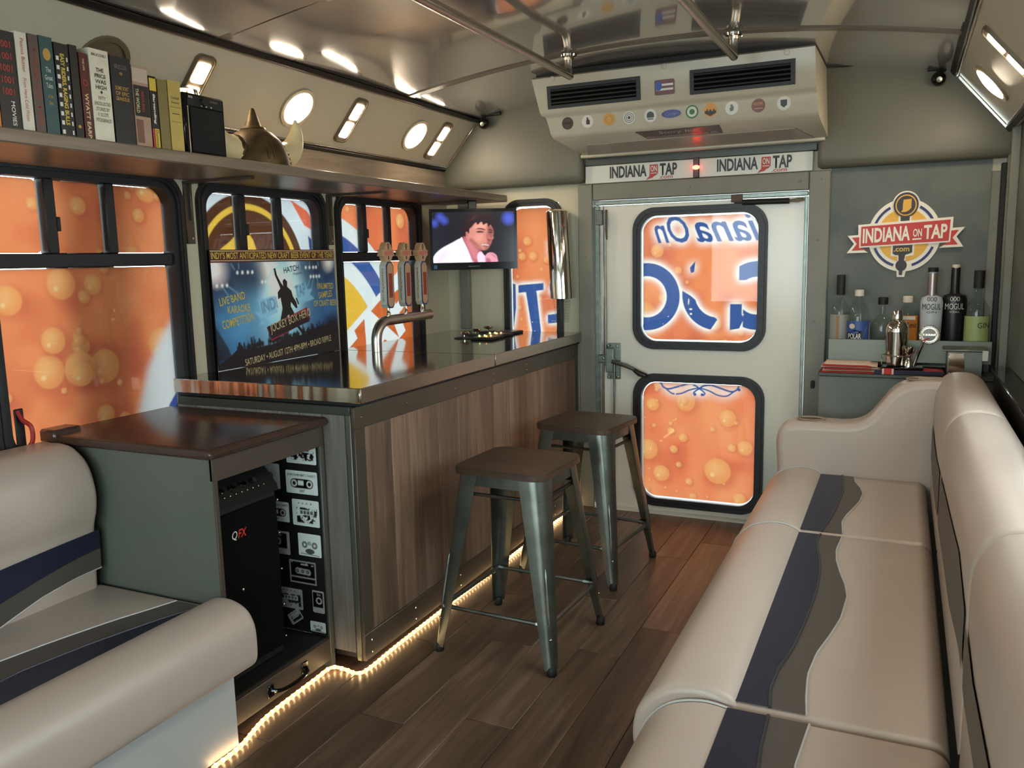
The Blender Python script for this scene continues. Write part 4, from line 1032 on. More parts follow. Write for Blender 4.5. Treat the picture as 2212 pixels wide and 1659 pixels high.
def rect_lamp(F, y, label, v=0.155):
    t = thing('panel_lamp', label, 'lamp', tuple(F(y, v, 0)), 0, 'twin panel lamps in the sloped panels')
    F0 = Fr(F(y, v, 0), F.u, F.v, F.n)
    build('bezel', MB().prism(rrect(0.084, 0.205, 0.022, 6), F0, 0.0, 0.008).ring(rrect(0.078, 0.199, 0.02, 6), rrect(0.070, 0.190, 0.018, 6), F0, 0.008, 0.011), M['lamp_body'], t)
    for dv in (0.042, -0.042):
        build('lens', MB().prism(rrect(0.050, 0.070, 0.008, 4, 0, dv), F0, 0.006, 0.0105), M['lens_r'], t)
    return t
round_lamp(SL, 2.575, 'lit round lamp behind the horn of the helmet')
round_lamp(SL, 3.400, 'lit round lamp between the two panel lamps nearest the rear wall')
round_lamp(SL, 1.740, 'unlit round lamp ring behind the white book', lit=False)
rect_lamp(SL, 2.075, 'lit panel lamp behind the small black speaker')
rect_lamp(SL, 2.907, 'lit twin panel lamp between the two round lamps')
rect_lamp(SL, 3.612, 'lit twin panel lamp closest to the rear left corner')
round_lamp(SR, 3.455, 'lit round lamp in the right slope near the corner camera')
rect_lamp(SR, 2.95, 'lit twin panel lamp in the right slope')
rect_lamp(SR, 1.95, 'added twin panel lamp, out of view, on the right slope above the couch joint')  # extra lamp out of view, added to light the bar front and floor
round_lamp(SR, 2.25, 'added round lamp, out of view, on the right slope above the middle cushion')  # added beyond the view for more light on the left wall
round_lamp(SR, 1.6, 'lit round lamp of the right slope above the long couch')
rect_lamp(SR, 0.9, 'lit twin panel lamp of the right slope near the front')
round_lamp(SL, 0.35, 'lit round lamp of the left slope near the front')

# ------------------------------------------------------------------ wall shelf
sh = thing('wall_shelf', 'long dark wood shelf running above the side windows', 'shelf', (-1.98, 2.4, 1.527))
sp = [(-2.148, 1.527), (-2.148, 1.560), (-1.803, 1.560), (-1.799, 1.557), (-1.798, 1.550), (-1.798, 1.530), (-1.803, 1.527)]
build('board', sweep(MB(), sp, 0.30, 3.835, 0.004), M['shelf_wood'], sh, sharp=30)
for y in (2.132, 2.897, 3.612):
    b = build('bracket', MB().box(-2.180, -2.172, y - 0.017, y + 0.017, 1.322, 1.527, 0.001).box(-2.178, -1.90, y - 0.017, y + 0.017, 1.519, 1.5268, 0.001).box(-2.172, -2.160, y - 0.004, y + 0.004, 1.40, 1.52, 0.001), mat('bracket_metal', (82, 72, 60), 0.4, 0.5) if y < 2.2 else bpy.data.materials['bracket_metal'], sh)
    for z in (1.34, 1.405, 1.47): build('screw', MB().lathe([(0.005, 0), (0.004, 0.002), (0.0001, 0.003)], 8, (-2.172, y + 0.006, z), (1, 0, 0)), M['screw'], b)

# books: y0, y1, height, depth, cover colour
SP = Fr((0, 0, 0), (0, 1, 0), (0, 0, 1), (1, 0, 0))
M['pages'] = mat('page_block', (198, 188, 164), 0.7, var=0.1, vscale=200, stretch=(1, 20, 1))
BK = [
 ('orange paperback at the left end of the book row', 1.235, 1.266, 0.155, (212, 132, 46)),
 ('black book with dark red speckled spine', 1.268, 1.314, 0.212, (26, 20, 20)),
 ('slim white book with red spine lettering', 1.318, 1.346, 0.217, (222, 214, 198)),
 ('narrow brown book between the white and teal ones', 1.350, 1.374, 0.219, (92, 76, 68)),
 ('teal hardback with gold spine stamping', 1.377, 1.410, 0.221, (44, 80, 82)),
 ('black book with yellow title and film strip dots', 1.414, 1.451, 0.214, (16, 16, 18)),
 ('plain black hardback beside the film strip book', 1.454, 1.475, 0.217, (22, 20, 20)),
 ('maroon book with cream title next to the thick white one', 1.479, 1.503, 0.204, (84, 30, 30)),
 ('thick white book with black spine title', 1.507, 1.563, 0.221, (226, 218, 196)),
 ('thick black hardback with gold spine stamping', 1.568, 1.628, 0.216, (24, 27, 32)),
 ('sepia pictorial book with black band', 1.632, 1.682, 0.205, (172, 140, 118)),
 ('black and yellow guide book with red foot', 1.685, 1.708, 0.187, (18, 18, 18)),
 ('olive green hardback left of the mustard book', 1.713, 1.744, 0.184, (128, 112, 66)),
 ('mustard yellow book beside the small black speaker', 1.748, 1.792, 0.188, (190, 166, 88)),
]
M['gold'] = mat('gold_ink', (186, 150, 76), 0.4, 0.3)
for i, (lab, y0, y1, h, col) in enumerate(BK):
    cm = mat('book_cover_%d' % i, col, 0.42, var=0.06, vscale=30)
    t = thing('book', lab, 'book', (-1.90, (y0 + y1) / 2, 1.5605), 0, 'books on the wall shelf')
    z0, z1 = 1.5605, 1.5605 + h; xf, xb = -1.826, -1.826 - (0.15 if h > 0.19 else 0.125)
    mb = MB()
    pr_ = [(xf, y0), (xf, y1), (xb, y1), (xb, y1 - 0.0025), (xf - 0.004, y1 - 0.0025), (xf - 0.004, y0 + 0.0025), (xb, y0 + 0.0025), (xb, y0)]
    mb.prism(pr_, Fr((0, 0, 0), (1, 0, 0), (0, 1, 0), (0, 0, 1)), z0, z1)
    cover = build('cover', mb, cm, t)
    build('pages', MB().box(xb + 0.004, xf - 0.004, y0 + 0.003, y1 - 0.003, z0 + 0.003, z1 - 0.004), M['pages'], t)
    FS = Fr((xf, 0, 0), (0, 1, 0), (0, 0, 1), (1, 0, 0)); w = y1 - y0; nn = 0.0006
    def tt(s, u, v, ww, hh, m, **k): return text('title', s, FS, y0 + u * w, z0 + v * h, ww * w, hh * h, m, cover, n=nn, **k)
    def patch(u0, u1, v0, v1, m, nm='band', n=0.0004): return build(nm, MB().flat([(y0 + u0 * w, z0 + v0 * h), (y0 + u1 * w, z0 + v0 * h), (y0 + u1 * w, z0 + v1 * h), (y0 + u0 * w, z0 + v1 * h)], FS, n), m, cover)
    if i == 1:
        for k in range(5): tt('1001', .2, .35 + .12 * k, .6, .07, M['red_ink'])
        tt('MOVIES', .55, .04, .2, .25, M['white'], vert=True)
    elif i == 2: tt('Peanut Butter', .40, .60, .3, .34, M['red_ink'], vert=True, bold=0); tt('From Here Cold Water', .35, .10, .3, .44, M['red_ink'], vert=True, bold=0)
    elif i == 3: tt('TALES OF THE', .35, .08, .35, .8, mat('rust_ink', (150, 62, 44), 0.5), vert=True)
    elif i == 4:
        build('emblem', MB().flat(circle(w * .3, 14, (y0 + y1) / 2, z0 + h * .82, w * .42), FS, nn), M['gold'], cover)
        tt('The', .3, .64, .4, .05, M['white'], bold=0); tt('Great', .2, .56, .6, .05, M['white'], bold=0); tt('Tales', .25, .48, .5, .05, M['white'], bold=0); tt('of the', .3, .38, .4, .035, M['gold'], bold=0); tt('Sea', .35, .31, .3, .04, M['gold'], bold=0)
    elif i == 5:
        tt('EASY RIDERS, RAGING BULLS', .32, .13, .34, .76, M['yellow_ink'], vert=True, bold=.03)
        for k in range(9):
            for u in (.08, .80): patch(u, u + (.2 if u < .5 else .1), .03 + .098 * k, .075 + .098 * k, M['white'], 'film_dot')
    elif i == 6: build('emblem', MB().flat(circle(0.004, 12, (y0 + y1) / 2, z0 + h * .13), FS, nn), M['gold'], cover)
    elif i == 7: tt('WYATT EARP', .30, .02, .42, .52, M['cream_ink'], vert=True, bold=.02); tt('THE LIFE', .35, .80, .2, .14, M['cream_ink'], vert=True); build('emblem', MB().ring(circle(w * .3, 16, (y0 + y1) / 2, z0 + h * .66), circle(w * .22, 16, (y0 + y1) / 2, z0 + h * .66), FS, 0.0003, nn), M['red_ink'], cover)
    elif i == 8:
        tt('BRUCCOLI', .14, .925, .72, .028, M['ink'])
        for k, s in enumerate(('THE', 'PRICE', 'WAS', 'HIGH')): tt(s, .22 if k else .3, .755 - .062 * k, .56 if k else .4, .045, M['ink'], bold=.02)
        build('emblem', MB().flat([(y0 + w * .5, z0 + h * .52), (y0 + w * .57, z0 + h * .54), (y0 + w * .5, z0 + h * .56), (y0 + w * .43, z0 + h * .54)], FS, nn), M['ink'], cover)
        for k, s in enumerate(('FIFTY', 'UNCOLLECTED', 'STORIES BY', 'F. SCOTT', 'FITZGERALD')): tt(s, (.32, .08, .16, .24, .12)[k], .455 - .06 * k, (.36, .84, .68, .52, .76)[k], .04, M['ink'], bold=0)
    elif i == 9:
        tt('BRUCCOLI', .2, .86, .6, .05, M['jamb'], bold=0)
        for k, s in enumerate(('SOME SORT', 'OF EPIC', 'GRANDEUR')): tt(s, .16, .62 - .06 * k, .68, .045, M['gold'])
        tt('*', .42, .79, .16, .04, M['gold'])
    elif i == 10:
        patch(.02, .98, .38, .76, M['ink']); patch(.02, .98, .80, .97, mat('sepia_print', (196, 178, 158), 0.5)); tt('THE WORLD', .14, .42, .2, .30, M['cream_ink'], vert=True); tt('AROUND', .5, .44, .16, .26, M['red_ink'], vert=True)
        patch(.05, .5, .05, .34, mat('sepia_dark', (120, 84, 70), 0.5))
    elif i == 11:
        tt('Bartending', .30, .34, .42, .42, M['white'], vert=True, bold=.03, shear=.2); patch(.02, .98, .80, .97, M['yellow_ink']); patch(.36, .98, .02, .28, M['yellow_ink']); patch(.02, .34, .02, .28, M['red_ink']); tt('Dummies', .45, .03, .4, .23, M['ink'], vert=True)
        tt('F', .2, .83, .5, .09, M['ink'], bold=.03, n2=0) if False else None
    elif i == 13:
        tt('Cocktail', .18, .74, .64, .04, M['ink'], bold=0, shear=.3); tt('Recipes', .18, .67, .64, .04, M['ink'], bold=0, shear=.3); patch(.1, .9, .625, .63, M['ink']); tt('Mr. Boston', .2, .52, .6, .03, M['ink'], bold=0) if False else patch(.2, .8, .53, .54, M['ink']); patch(.1, .9, .42, .425, M['ink'])

# small speaker on the shelf
ss = thing('shelf_speaker', 'small black radio speaker standing beside the yellow book', 'speaker', (-1.87, 1.878, 1.5605))
Y0, Y1, Z1 = 1.799, 1.957, 1.727
build('body', MB().box(-1.935, -1.826, Y0, Y1, 1.5605, Z1, 0.006), M['black_gloss'], ss)
FS = Fr((-1.826, 0, 0), (0, 1, 0), (0, 0, 1), (1, 0, 0))
build('grille', MB().box(Y0 + 0.022, Y1 - 0.012, 1.568, 1.688, 0.0, 0.003, 0.002, F=FS), mat('mesh_grille', (22, 21, 20), 0.6, bump=0.8, bscale=700), ss)
build('control_strip', MB().box(Y0 + 0.014, Y1 - 0.010, 1.692, 1.720, 0.0, 0.002, 0.001, F=FS), M['black'], ss)
build('knob', MB().lathe([(0.012, 0), (0.011, 0.010), (0.0001, 0.011)], 16, FS(Y0 + 0.072, 1.706, 0.002), (1, 0, 0)), M['black'], ss)
text('lettering', 'EQ', FS, Y0 + 0.018, 1.712, 0.014, 0.006, M['white'], ss, n=0.003)
text('lettering', 'STEREO', FS, Y0 + 0.098, 1.709, 0.030, 0.006, M['jamb'], ss, n=0.003)
for k in range(3): build('button', MB().lathe([(0.002, 0), (0.002, 0.002)], 8, FS(Y0 + 0.065 + 0.018 * k, 1.696, 0.002), (1, 0, 0)), M['white'], ss)
build('side_glint_strip', MB().box(-1.830, -1.824, Y0 + 0.012, Y0 + 0.015, 1.564, 1.69), M['steel'], ss)  # thin steel strip modelled for the glint down the speaker's edge

# cut glass vase behind the speaker
gm, N_, L_, P_ = new_mat('cut_glass')
P_.inputs['Base Color'].default_value = (1, 0.97, 0.9, 1); P_.inputs['Transmission Weight'].default_value = 1.0; P_.inputs['Roughness'].default_value = 0.05; P_.inputs['IOR'].default_value = 1.5
M['cutglass'] = gm
vz = thing('glass_vase', 'faceted clear glass vase glinting behind the small speaker', 'vase', (-2.03, 2.018, 1.5605))
build('vessel', MB().lathe([(0.026, 0), (0.032, 0.03), (0.034, 0.13), (0.026, 0.155), (0.036, 0.185), (0.040, 0.208), (0.034, 0.225), (0.016, 0.232)], 9, (-2.03, 2.018, 1.5605)), M['cutglass'], vz, sharp=5)

# horned helmet
hm = thing('horned_helmet', 'bronze horned helmet with a spike on the shelf', 'helmet', (-1.925, 2.185, 1.5605))
brz = mat('aged_bronze', (104, 84, 52), 0.5, 0.7, var=0.35, vscale=22, col2=(64, 50, 32))
HC = Vector((-1.925, 2.185, 1.5605))
build('dome', MB().lathe([(0.112, 0), (0.111, 0.02), (0.102, 0.052), (0.083, 0.085), (0.058, 0.108), (0.036, 0.120), (0.0001, 0.124)], 28, HC), brz, hm)
build('spike_collar', MB().lathe([(0.036, 0.114), (0.041, 0.119), (0.037, 0.125), (0.024, 0.128)], 20, HC), brz, hm)
build('spike', MB().lathe([(0.027, 0.124), (0.019, 0.148), (0.010, 0.178), (0.006, 0.185), (0.0001, 0.187)], 16, HC), brz, hm)
for s in (-1, 1):
    pts_ = [(HC.x + 0.113 * math.cos(a) * math.cos(b), HC.y + 0.113 * math.cos(a) * math.sin(b), HC.z + 0.006 + 0.105 * math.sin(a)) for a, b in [(0.1 + 1.2 * k / 8, -0.35 + 0.10 * s) for k in range(9)]]
    build('rib', MB().tube(pts_, 0.003, 6), brz, hm)
for k in range(9):
    a = 0.05 + 1.1 * k / 8; b = 0.62
    build('stud', MB().ball((HC.x + 0.113 * math.cos(a) * math.cos(b), HC.y + 0.113 * math.cos(a) * math.sin(b), HC.z + 0.008 + 0.105 * math.sin(a)), 0.0038, 8, 5), mat('stud_brass', (196, 168, 110), 0.25, 1.0) if k == 0 else bpy.data.materials['stud_brass'], hm)
hn = mat('ivory_horn', (214, 196, 150), 0.35, var=0.12, vscale=12)
for s in (1, -1):
    hp = spline([(0.0, 0.085, 0.045), (0.0, 0.135, 0.048), (0.005, 0.178, 0.075), (0.008, 0.200, 0.120), (0.008, 0.203, 0.175)], 6)
    rr_ = list(np.interp(np.linspace(0, 1, len(hp)), [0, .3, .6, .85, 1], [0.048, 0.046, 0.034, 0.019, 0.004]))
    build('horn', MB().tube([HC + Vector((p[0], s * p[1], p[2])) for p in hp], rr_, 14), hn, hm)
    build('horn_collar', MB().tube([HC + Vector((0, s * 0.088, 0.046)), HC + Vector((0, s * 0.104, 0.046))], [0.049, 0.047], 16), brz, hm)

# ------------------------------------------------------------------ handrails
def rail(label, x):
    t = thing('handrail', label, 'handrail', (x, 3.17, 1.955), 0, 'chrome ceiling handrails')
    build('rail', MB().tube(spline([(x, -1.2, 1.952), (x, 1.0, 1.952), (x, 3.0, 1.952), (x, 3.155, 1.953), (x, 3.178, 1.962), (x, 3.187, 1.985), (x, 3.188, cz(x) - 0.004)], 5), 0.0155, 14), M['steel'], t)
    build('flange', MB().lathe([(0.032, 0), (0.030, -0.008), (0.019, -0.010), (0.018, -0.02)], 18, (x, 3.188, cz(x) - 0.006)), M['chrome'], t)
    for k in range(3):
        q = 2.1 * k + 0.5
        build('flange_screw', MB().ball((x + 0.027 * math.cos(q), 3.188 + 0.027 * math.sin(q), cz(x) - 0.014), 0.005, 6, 4), M['screw'], t)
rail('chrome ceiling handrail over the bar stools', -1.218); rail('chrome ceiling handrail nearer the right couch', -0.588)

# ------------------------------------------------------------------ air conditioner
M['slat'] = mat('slat_black', (20, 20, 20), 0.7)
M['void'] = mat('matte_black', (7, 7, 7), 0.95, spec=0.1)
ac = thing('air_conditioner', 'beige ceiling air conditioner with two black vents and a row of stickers', 'air conditioner', (-0.9, 3.6, 1.7))
acm = mat('beige_plastic', (196, 190, 170), 0.3, var=0.06, vscale=5)
acd = mat('beige_plastic_tray', (150, 140, 122), 0.3)
XL0, XR0 = -1.470, -0.330
def sec(yz, xl, xr): return [(xl, yz[0], yz[1]), (xr, yz[0], yz[1])]
prof = [((3.858, 2.006), -1.470, -.328), ((3.41, 2.006), -1.470, -.334), ((3.400, 1.998), -1.468, -.332), ((3.404, 1.975), -1.464, -.330), ((3.418, 1.862), -1.440, -.326), ((3.428, 1.850), -1.436, -.324), ((3.440, 1.846), -1.425, -.324), ((3.444, 1.836), -1.42, -.322), ((3.452, 1.775), -1.405, -.318), ((3.468, 1.758), -1.40, -.316), ((3.80, 1.722), -1.385, -.312), ((3.858, 1.722), -1.385, -.312)]
mb = MB(); rows = [sec(*p) for p in prof]
mb.surf(rows)
b = len(mb.v); nP = len(prof)
mb.f.append(tuple(2 * i for i in range(nP))); mb.f.append(tuple(2 * i + 1 for i in range(nP)))
build('housing', mb, acm, ac, sharp=50)
build('drip_tray', MB().prism([(-1.30, 3.615), (-0.42, 3.615), (-0.36, 3.80), (-1.36, 3.80)], Fr((0, 0, 2.1340), (1, 0, 0), (0, 1, -0.108), (0, 0, 1)), -0.0045, 0.01), acd, ac)
build('tray_lip', MB().box(-1.40, -0.32, 3.80, 3.845, 1.708, 1.724, 0.005), acm, ac)
build('top_gap_fill', MB().box(-1.46, -0.34, 3.43, 3.85, 2.006, 2.030), M['black'], ac)  # black filler stands in for the shaded gap under the ceiling
AV = Fr((0, 3.402, 1.99), (1, 0, 0), (0, 0.125, 0.992), (0, -0.992, 0.125)); AV.v = Vector((0, -0.123, 0.9924)); AV.n = Vector((0, -0.9924, -0.123))
def vent(u0, u1):
    v0, v1 = -0.118, -0.026
    f = build('vent_frame', MB().ring([(u0, v0), (u1, v0), (u1, v1), (u0, v1)], [(u0 + .016, v0 + .014), (u1 - .016, v0 + .014), (u1 - .016, v1 - .014), (u0 + .016, v1 - .014)], AV, -0.004, 0.006), mat('vent_frame', (34, 38, 40), 0.55), ac)
    build('vent_cavity', MB().box(u0 + .01, u1 - .01, v0 + .01, v1 - .01, 0.001, 0.002, F=AV), M['void'], f)
    for k in range(4): build('slat', MB().box(u0 + .016, u1 - .016, v0 + .020 + .0165 * k, v0 + .026 + .0165 * k, 0.002, 0.009, F=AV), M['slat'], f)
    for k in range(10): build('vane', MB().box(u0 + .03 + (u1 - u0 - .06) * k / 9 - .001, u0 + .03 + (u1 - u0 - .06) * k / 9 + .001, v0 + .016, v1 - .016, 0.002, 0.005, F=AV), M['void'], f)
vent(-1.400, -0.996); vent(-0.795, -0.400)
for u, v in ((-1.374, 0.002), (-0.898, 0.0), (-0.432, 0.0)): build('rivet', MB().lathe([(0.012, 0.0), (0.010, 0.003), (0.0001, 0.004)], 14, AV(u, v, 0.0), AV.n), acm, ac)
# flag sticker
fs = build('flag_sticker', MB().prism(rrect(0.080, 0.058, 0.006, 3, -0.897, -0.078), AV, 0.0, 0.002), mat('maroon_print', (96, 36, 42), 0.35), ac)
fs['label'] = 'small striped flag sticker with a blue corner'
for v in (-0.073, -0.090): build('stripe', MB().flat([(-0.93 + (0.022 if v > -0.08 else 0), v), (-0.862, v), (-0.862, v + 0.008), (-0.93 + (0.022 if v > -0.08 else 0), v + 0.008)], AV, 0.0025), M['white'], fs)
build('canton', MB().flat(circle(0.014, 14, -0.921, -0.072, 0.018), AV, 0.0028), mat('royal_blue', (46, 84, 168), 0.4), fs)
# round stickers on the lower band
n1_ = Vector((0, -0.991, -0.13)); AB = Fr((0, 3.4467, 1.8135), (1, 0, 0), (0, -0.13, 0.991), n1_)
ST = [(-1.325, (70, 52, 36), (34, 26, 20), 'brown beer sticker with a dark band'), (-1.235, (222, 220, 212), (70, 40, 44), 'white sticker with a dark bottle emblem'), (-1.140, (206, 158, 74), (190, 138, 58), 'plain amber sticker'), (-1.054, (218, 216, 208), (60, 60, 62), 'white sticker with grey rings'), (-0.964, (216, 216, 214), (70, 72, 78), 'white sticker with a grey arch'), (-0.794, (214, 220, 206), (58, 110, 62), 'white and green ringed sticker'), (-0.721, (218, 146, 44), (52, 32, 20), 'orange sticker with a dark skyline'), (-0.638, (222, 220, 212), (110, 110, 112), 'white sticker with a grey bird'), (-0.537, (116, 56, 32), (206, 150, 100), 'rust brown sticker with pale lettering'), (-0.443, (216, 214, 204), (40, 46, 44), 'white sticker with a dark shield')]
for k, (u, ca, cb, lab) in enumerate(ST):
    s = build('round_sticker', MB().prism(circle(0.0255, 24, u, 0.0), AB, 0.0, 0.0012), mat('sticker_a_%d' % k, ca, 0.4), ac); s['label'] = lab
    mbk = mat('sticker_b_%d' % k, cb, 0.45); q = 0.0018
    if k == 0: build('band', MB().ring(circle(.022, 20, u, 0), circle(.020, 20, u, 0), AB, .0012, q).prism([(u - .018, -.005), (u + .018, -.005), (u + .018, .006), (u - .018, .006)], AB, .0012, q), mbk, s)
    elif k == 1: build('emblem', MB().prism([(u - .006, -.012), (u + .010, -.012), (u + .010, .004), (u + .004, .010), (u + .003, .017), (u - .003, .017), (u - .003, .010), (u - .006, .004)], AB, .0012, q), mbk, s)
    elif k == 2: build('emblem', MB().ring(circle(.016, 16, u, 0), circle(.013, 16, u, 0), AB, .0012, q), mbk, s)
    elif k == 3: build('emblem', MB().ring(circle(.020, 20, u, 0), circle(.018, 20, u, 0), AB, .0012, q).ring(circle(.013, 16, u, 0), circle(.011, 16, u, 0), AB, .0012, q).prism(circle(.006, 12, u, 0), AB, .0012, q), mbk, s)
    elif k == 4: build('emblem', MB().prism([(u - .015, -.008)] + [(u + .015 * math.cos(a), .003 + .013 * math.sin(a)) for a in [math.pi * (1 - j / 10) for j in range(11)]][0:11] + [(u + .015, -.008)], AB, .0012, q).prism([(u - .012, -.015), (u + .012, -.015), (u + .012, -.011), (u - .012, -.011)], AB, .0012, q), mbk, s)
    elif k == 5: build('emblem', MB().ring(circle(.0255, 24, u, 0), circle(.020, 24, u, 0), AB, .0012, q).prism(circle(.011, 12, u, 0), AB, .0012, q), mbk, s)
    elif k == 6: build('emblem', MB().prism([(u - .022, -.012), (u - .022, -.002), (u - .015, -.002), (u - .015, .004), (u - .010, .004), (u - .010, -.003), (u - .004, -.003), (u - .004, .002), (u + .003, .002), (u + .003, -.004), (u + .010, -.004), (u + .010, .003), (u + .016, .003), (u + .016, -.002), (u + .022, -.002), (u + .022, -.012), (u, -.0235)], AB, .0012, q), mbk, s)
    elif k == 7: build('emblem', MB().prism([(u - .006, -.012), (u + .006, -.010), (u + .008, .002), (u + .002, .014), (u - .006, .012), (u - .004, .004), (u - .009, -.002)], AB, .0012, q), mbk, s)
    elif k == 8: text('lettering', 'RUSTED', AB, u - .017, .002, .034, .010, mbk, s, n=q); build('emblem', MB().prism([(u - .015, -.012), (u + .015, -.012), (u + .015, -.009), (u - .015, -.009)], AB, .0012, q), mbk, s)
    else: build('emblem', MB().prism([(u - .012, .013), (u - .012, -.006), (u, -.016), (u + .012, -.006), (u + .012, .013)], AB, .0012, q), mbk, s); 
ov = build('oval_badge', MB().prism(circle(0.040, 28, -0.878, 0.0, 0.016), AB, 0.0, 0.002), mat('badge_blue', (40, 44, 128), 0.3), ac)
text('lettering', 'Carrier', AB, -0.902, -0.006, 0.048, 0.012, mat('badge_script', (110, 120, 190), 0.4), ov, n=0.0028, shear=0.4, bold=0)
PB = Fr((0, 3.60, 1.7435), (1, 0, 0), (0, -0.994, 0.108), (0, -0.108, -0.994))
sb = build('name_strip', MB().prism([(-1.015, 0.012), (-0.700, 0.012), (-0.690, 0.130), (-1.035, 0.130)], PB, 0.0, 0.003), mat('dark_strip', (58, 50, 46), 0.35), ac)
text('lettering', 'Story Inn', PB, -0.945, 0.070, 0.16, 0.050, M['white'], sb, n=0.004, shear=0.2, bold=0); text('lettering', 'One inconvenient location since 1851', PB, -1.01, 0.028, 0.30, 0.024, M['white'], sb, n=0.004, bold=0)

# ------------------------------------------------------------------ header sign
SG = Fr((0, 3.868, 0), (1, 0, 0), (0, 0, 1), (0, -1, 0))
sg = thing('header_sign', 'white header panel above the door printed with two red and black logos', 'sign', (-0.885, 3.88, 1.594))
build('panel', MB().box(-1.400, -0.372, 1.594, 1.676, -0.028, 0.0, 0.002, F=SG), M['white_sign'], sg)
IND = [(0.30, 1.0), (0.92, 1.0), (0.92, 0.42), (0.80, 0.30), (0.62, 0.22), (0.50, 0.12), (0.34, 0.10), (0.0, 0.0), (0.16, 0.16), (0.28, 0.26)]
for u in (-1.277, -0.777):
    text('lettering', 'INDIANA', SG, u, 1.613, 0.178, 0.054, M['ink'], sg, bold=0.03)
    text('lettering', 'TAP', SG, u + 0.240, 1.613, 0.080, 0.054, M['ink'], sg, bold=0.03)
    st = build('state_shape', MB().flat([(u + 0.174 + 0.062 * a, 1.596 + 0.068 * b_) for a, b_ in IND], SG, 0.001), M['red_ink'], sg)
    text('lettering', 'ON', SG, u + 0.197, 1.633, 0.029, 0.026, M['white'], st, n=0.0016, bold=0.015)
    build('underline', MB().flat([(u + 0.197, 1.624), (u + 0.226, 1.624), (u + 0.226, 1.627), (u + 0.197, 1.627)], SG, 0.0016), M['white'], st)
    text('lettering', '.com', SG, u + 0.236, 1.598, 0.064, 0.012, M['red_ink'], sg)
ml_ = thing('marker_light', 'small red marker light in the middle of the header panel', 'light', (-0.868, 3.868, 1.60))
build('housing', MB().box(-0.882, -0.855, 1.592, 1.682, 0.0, 0.010, 0.003, F=SG), mat('dark_red_plastic', (60, 12, 14), 0.3), ml_)
build('lens', MB().lathe([(0.010, 0), (0.008, 0.008), (0.0001, 0.012)], 14, SG(-0.8685, 1.638, 0.010), (0, -1, 0), 1.0, 1.7), emit('red_lamp', (1.0, 0.05, 0.03), 14.0), ml_)
for z in (1.602, 1.672): build('screw', MB().ball(SG(-0.8685, z, 0.010), 0.004, 8, 5), M['gun'], ml_)

# ------------------------------------------------------------------ tap logo sign on the chalk panel
lg = thing('logo_sign', 'white cut-out beer tap logo sign on the grey panel', 'sign', (0.003, 3.88, 1.13))
SC = 0.438 / 2000.0
def LG(x, y): return (-0.225 + (x - 100) * SC * 1.005, 1.139 + (1565 - y) * SC * 1.09)
LF = Fr((0, 3.888, 0), (1, 0, 0), (0, 0, 1), (0, -1, 0))
cream = mat('sign_cream', (250, 243, 226), 0.4); gold = mat('sign_gold', (240, 182, 58), 0.45); brown = mat('sign_brown', (38, 18, 14), 0.45); navy = mat('sign_navy', (26, 36, 104), 0.45); redm = mat('sign_red', (204, 48, 36), 0.45)
def arcp(cx, cy, r, a0, a1, n=20): return [(cx + r * math.cos(math.radians(a0 + (a1 - a0) * k / n)), cy - r * math.sin(math.radians(a0 + (a1 - a0) * k / n))) for k in range(n + 1)]
cxm, cym = 1090, 845
sil = arcp(1105, 340, 240, -5, 185, 20) 
def P(lst): return [LG(x, y) for x, y in lst]
build('backing_disc', MB().prism(P(arcp(cxm, cym, 625, 0, 359, 60)), LF, 0.0, 0.006), cream, lg)
build('backing_cap', MB().prism(P(arcp(1105, 330, 238, 0, 359, 40)), LF, 0.0, 0.0062), cream, lg)
build('backing_foot', MB().prism(P([(985, 1400), (1000, 1565), (1130, 1565), (1150, 1470), (1200, 1390)]), LF, 0.0, 0.0064), cream, lg)
build('gold_disc', MB().prism(P(arcp(cxm, cym, 455, 0, 359, 50)), LF, 0.006, 0.0075), gold, lg)
for a0, a1 in ((25, 62), (118, 158), (203, 253), (287, 337)):
    build('blue_arc', MB().prism(P(arcp(cxm, cym, 560, a0, a1, 14) + arcp(cxm, cym, 515, a1, a0, 14)), LF, 0.006, 0.0085), navy, lg)
build('handle_outline', MB().prism(P([(985, 480), (985, 660), (1210, 660), (1210, 480)]), LF, 0.006, 0.0085).prism(P([(880, 1000), (880, 1200), (990, 1210), (1000, 1290), (940, 1370), (990, 1460), (1140, 1460), (1190, 1370), (1130, 1290), (1140, 1210), (1275, 1190), (1280, 1000)]), LF, 0.006, 0.0085), cream, lg)
build('handle_neck', MB().prism(P([(1022, 480), (1022, 650), (1172, 650), (1180, 480)]), LF, 0.0085, 0.0105), brown, lg)
build('handle_base', MB().prism(P([(912, 1020), (912, 1160), (960, 1185), (1012, 1185), (1020, 1290), (1035, 1530), (1090, 1530), (1110, 1290), (1130, 1180), (1190, 1165), (1245, 1140), (1245, 1015)]), LF, 0.0085, 0.0105).prism(P(arcp(1067, 1365, 98, 0, 359, 24)), LF, 0.0085, 0.0108), brown, lg)
build('medallion', MB().prism(P(arcp(1105, 330, 212, 0, 359, 40)), LF, 0.0085, 0.0115), brown, lg)
build('medallion_ring', MB().ring(P(arcp(1105, 335, 180, 0, 359, 40)), P(arcp(1105, 335, 160, 0, 359, 40)), LF, 0.0115, 0.0125), gold, lg)
build('state_shape', MB().prism(P([(1060, 240), (1195, 230), (1195, 385), (1150, 430), (1100, 450), (1025, 450), (1050, 410), (1050, 330)]), LF, 0.0115, 0.0130), gold, lg)
build('ribbon_backing', MB().prism(P([(290, 645), (1905, 560), (1900, 745), (2105, 735), (1970, 890), (2090, 1065), (1690, 1075), (1860, 985), (330, 1045), (480, 1130), (100, 1135), (225, 975), (105, 830), (295, 820)]), LF, 0.0064, 0.0145), cream, lg)
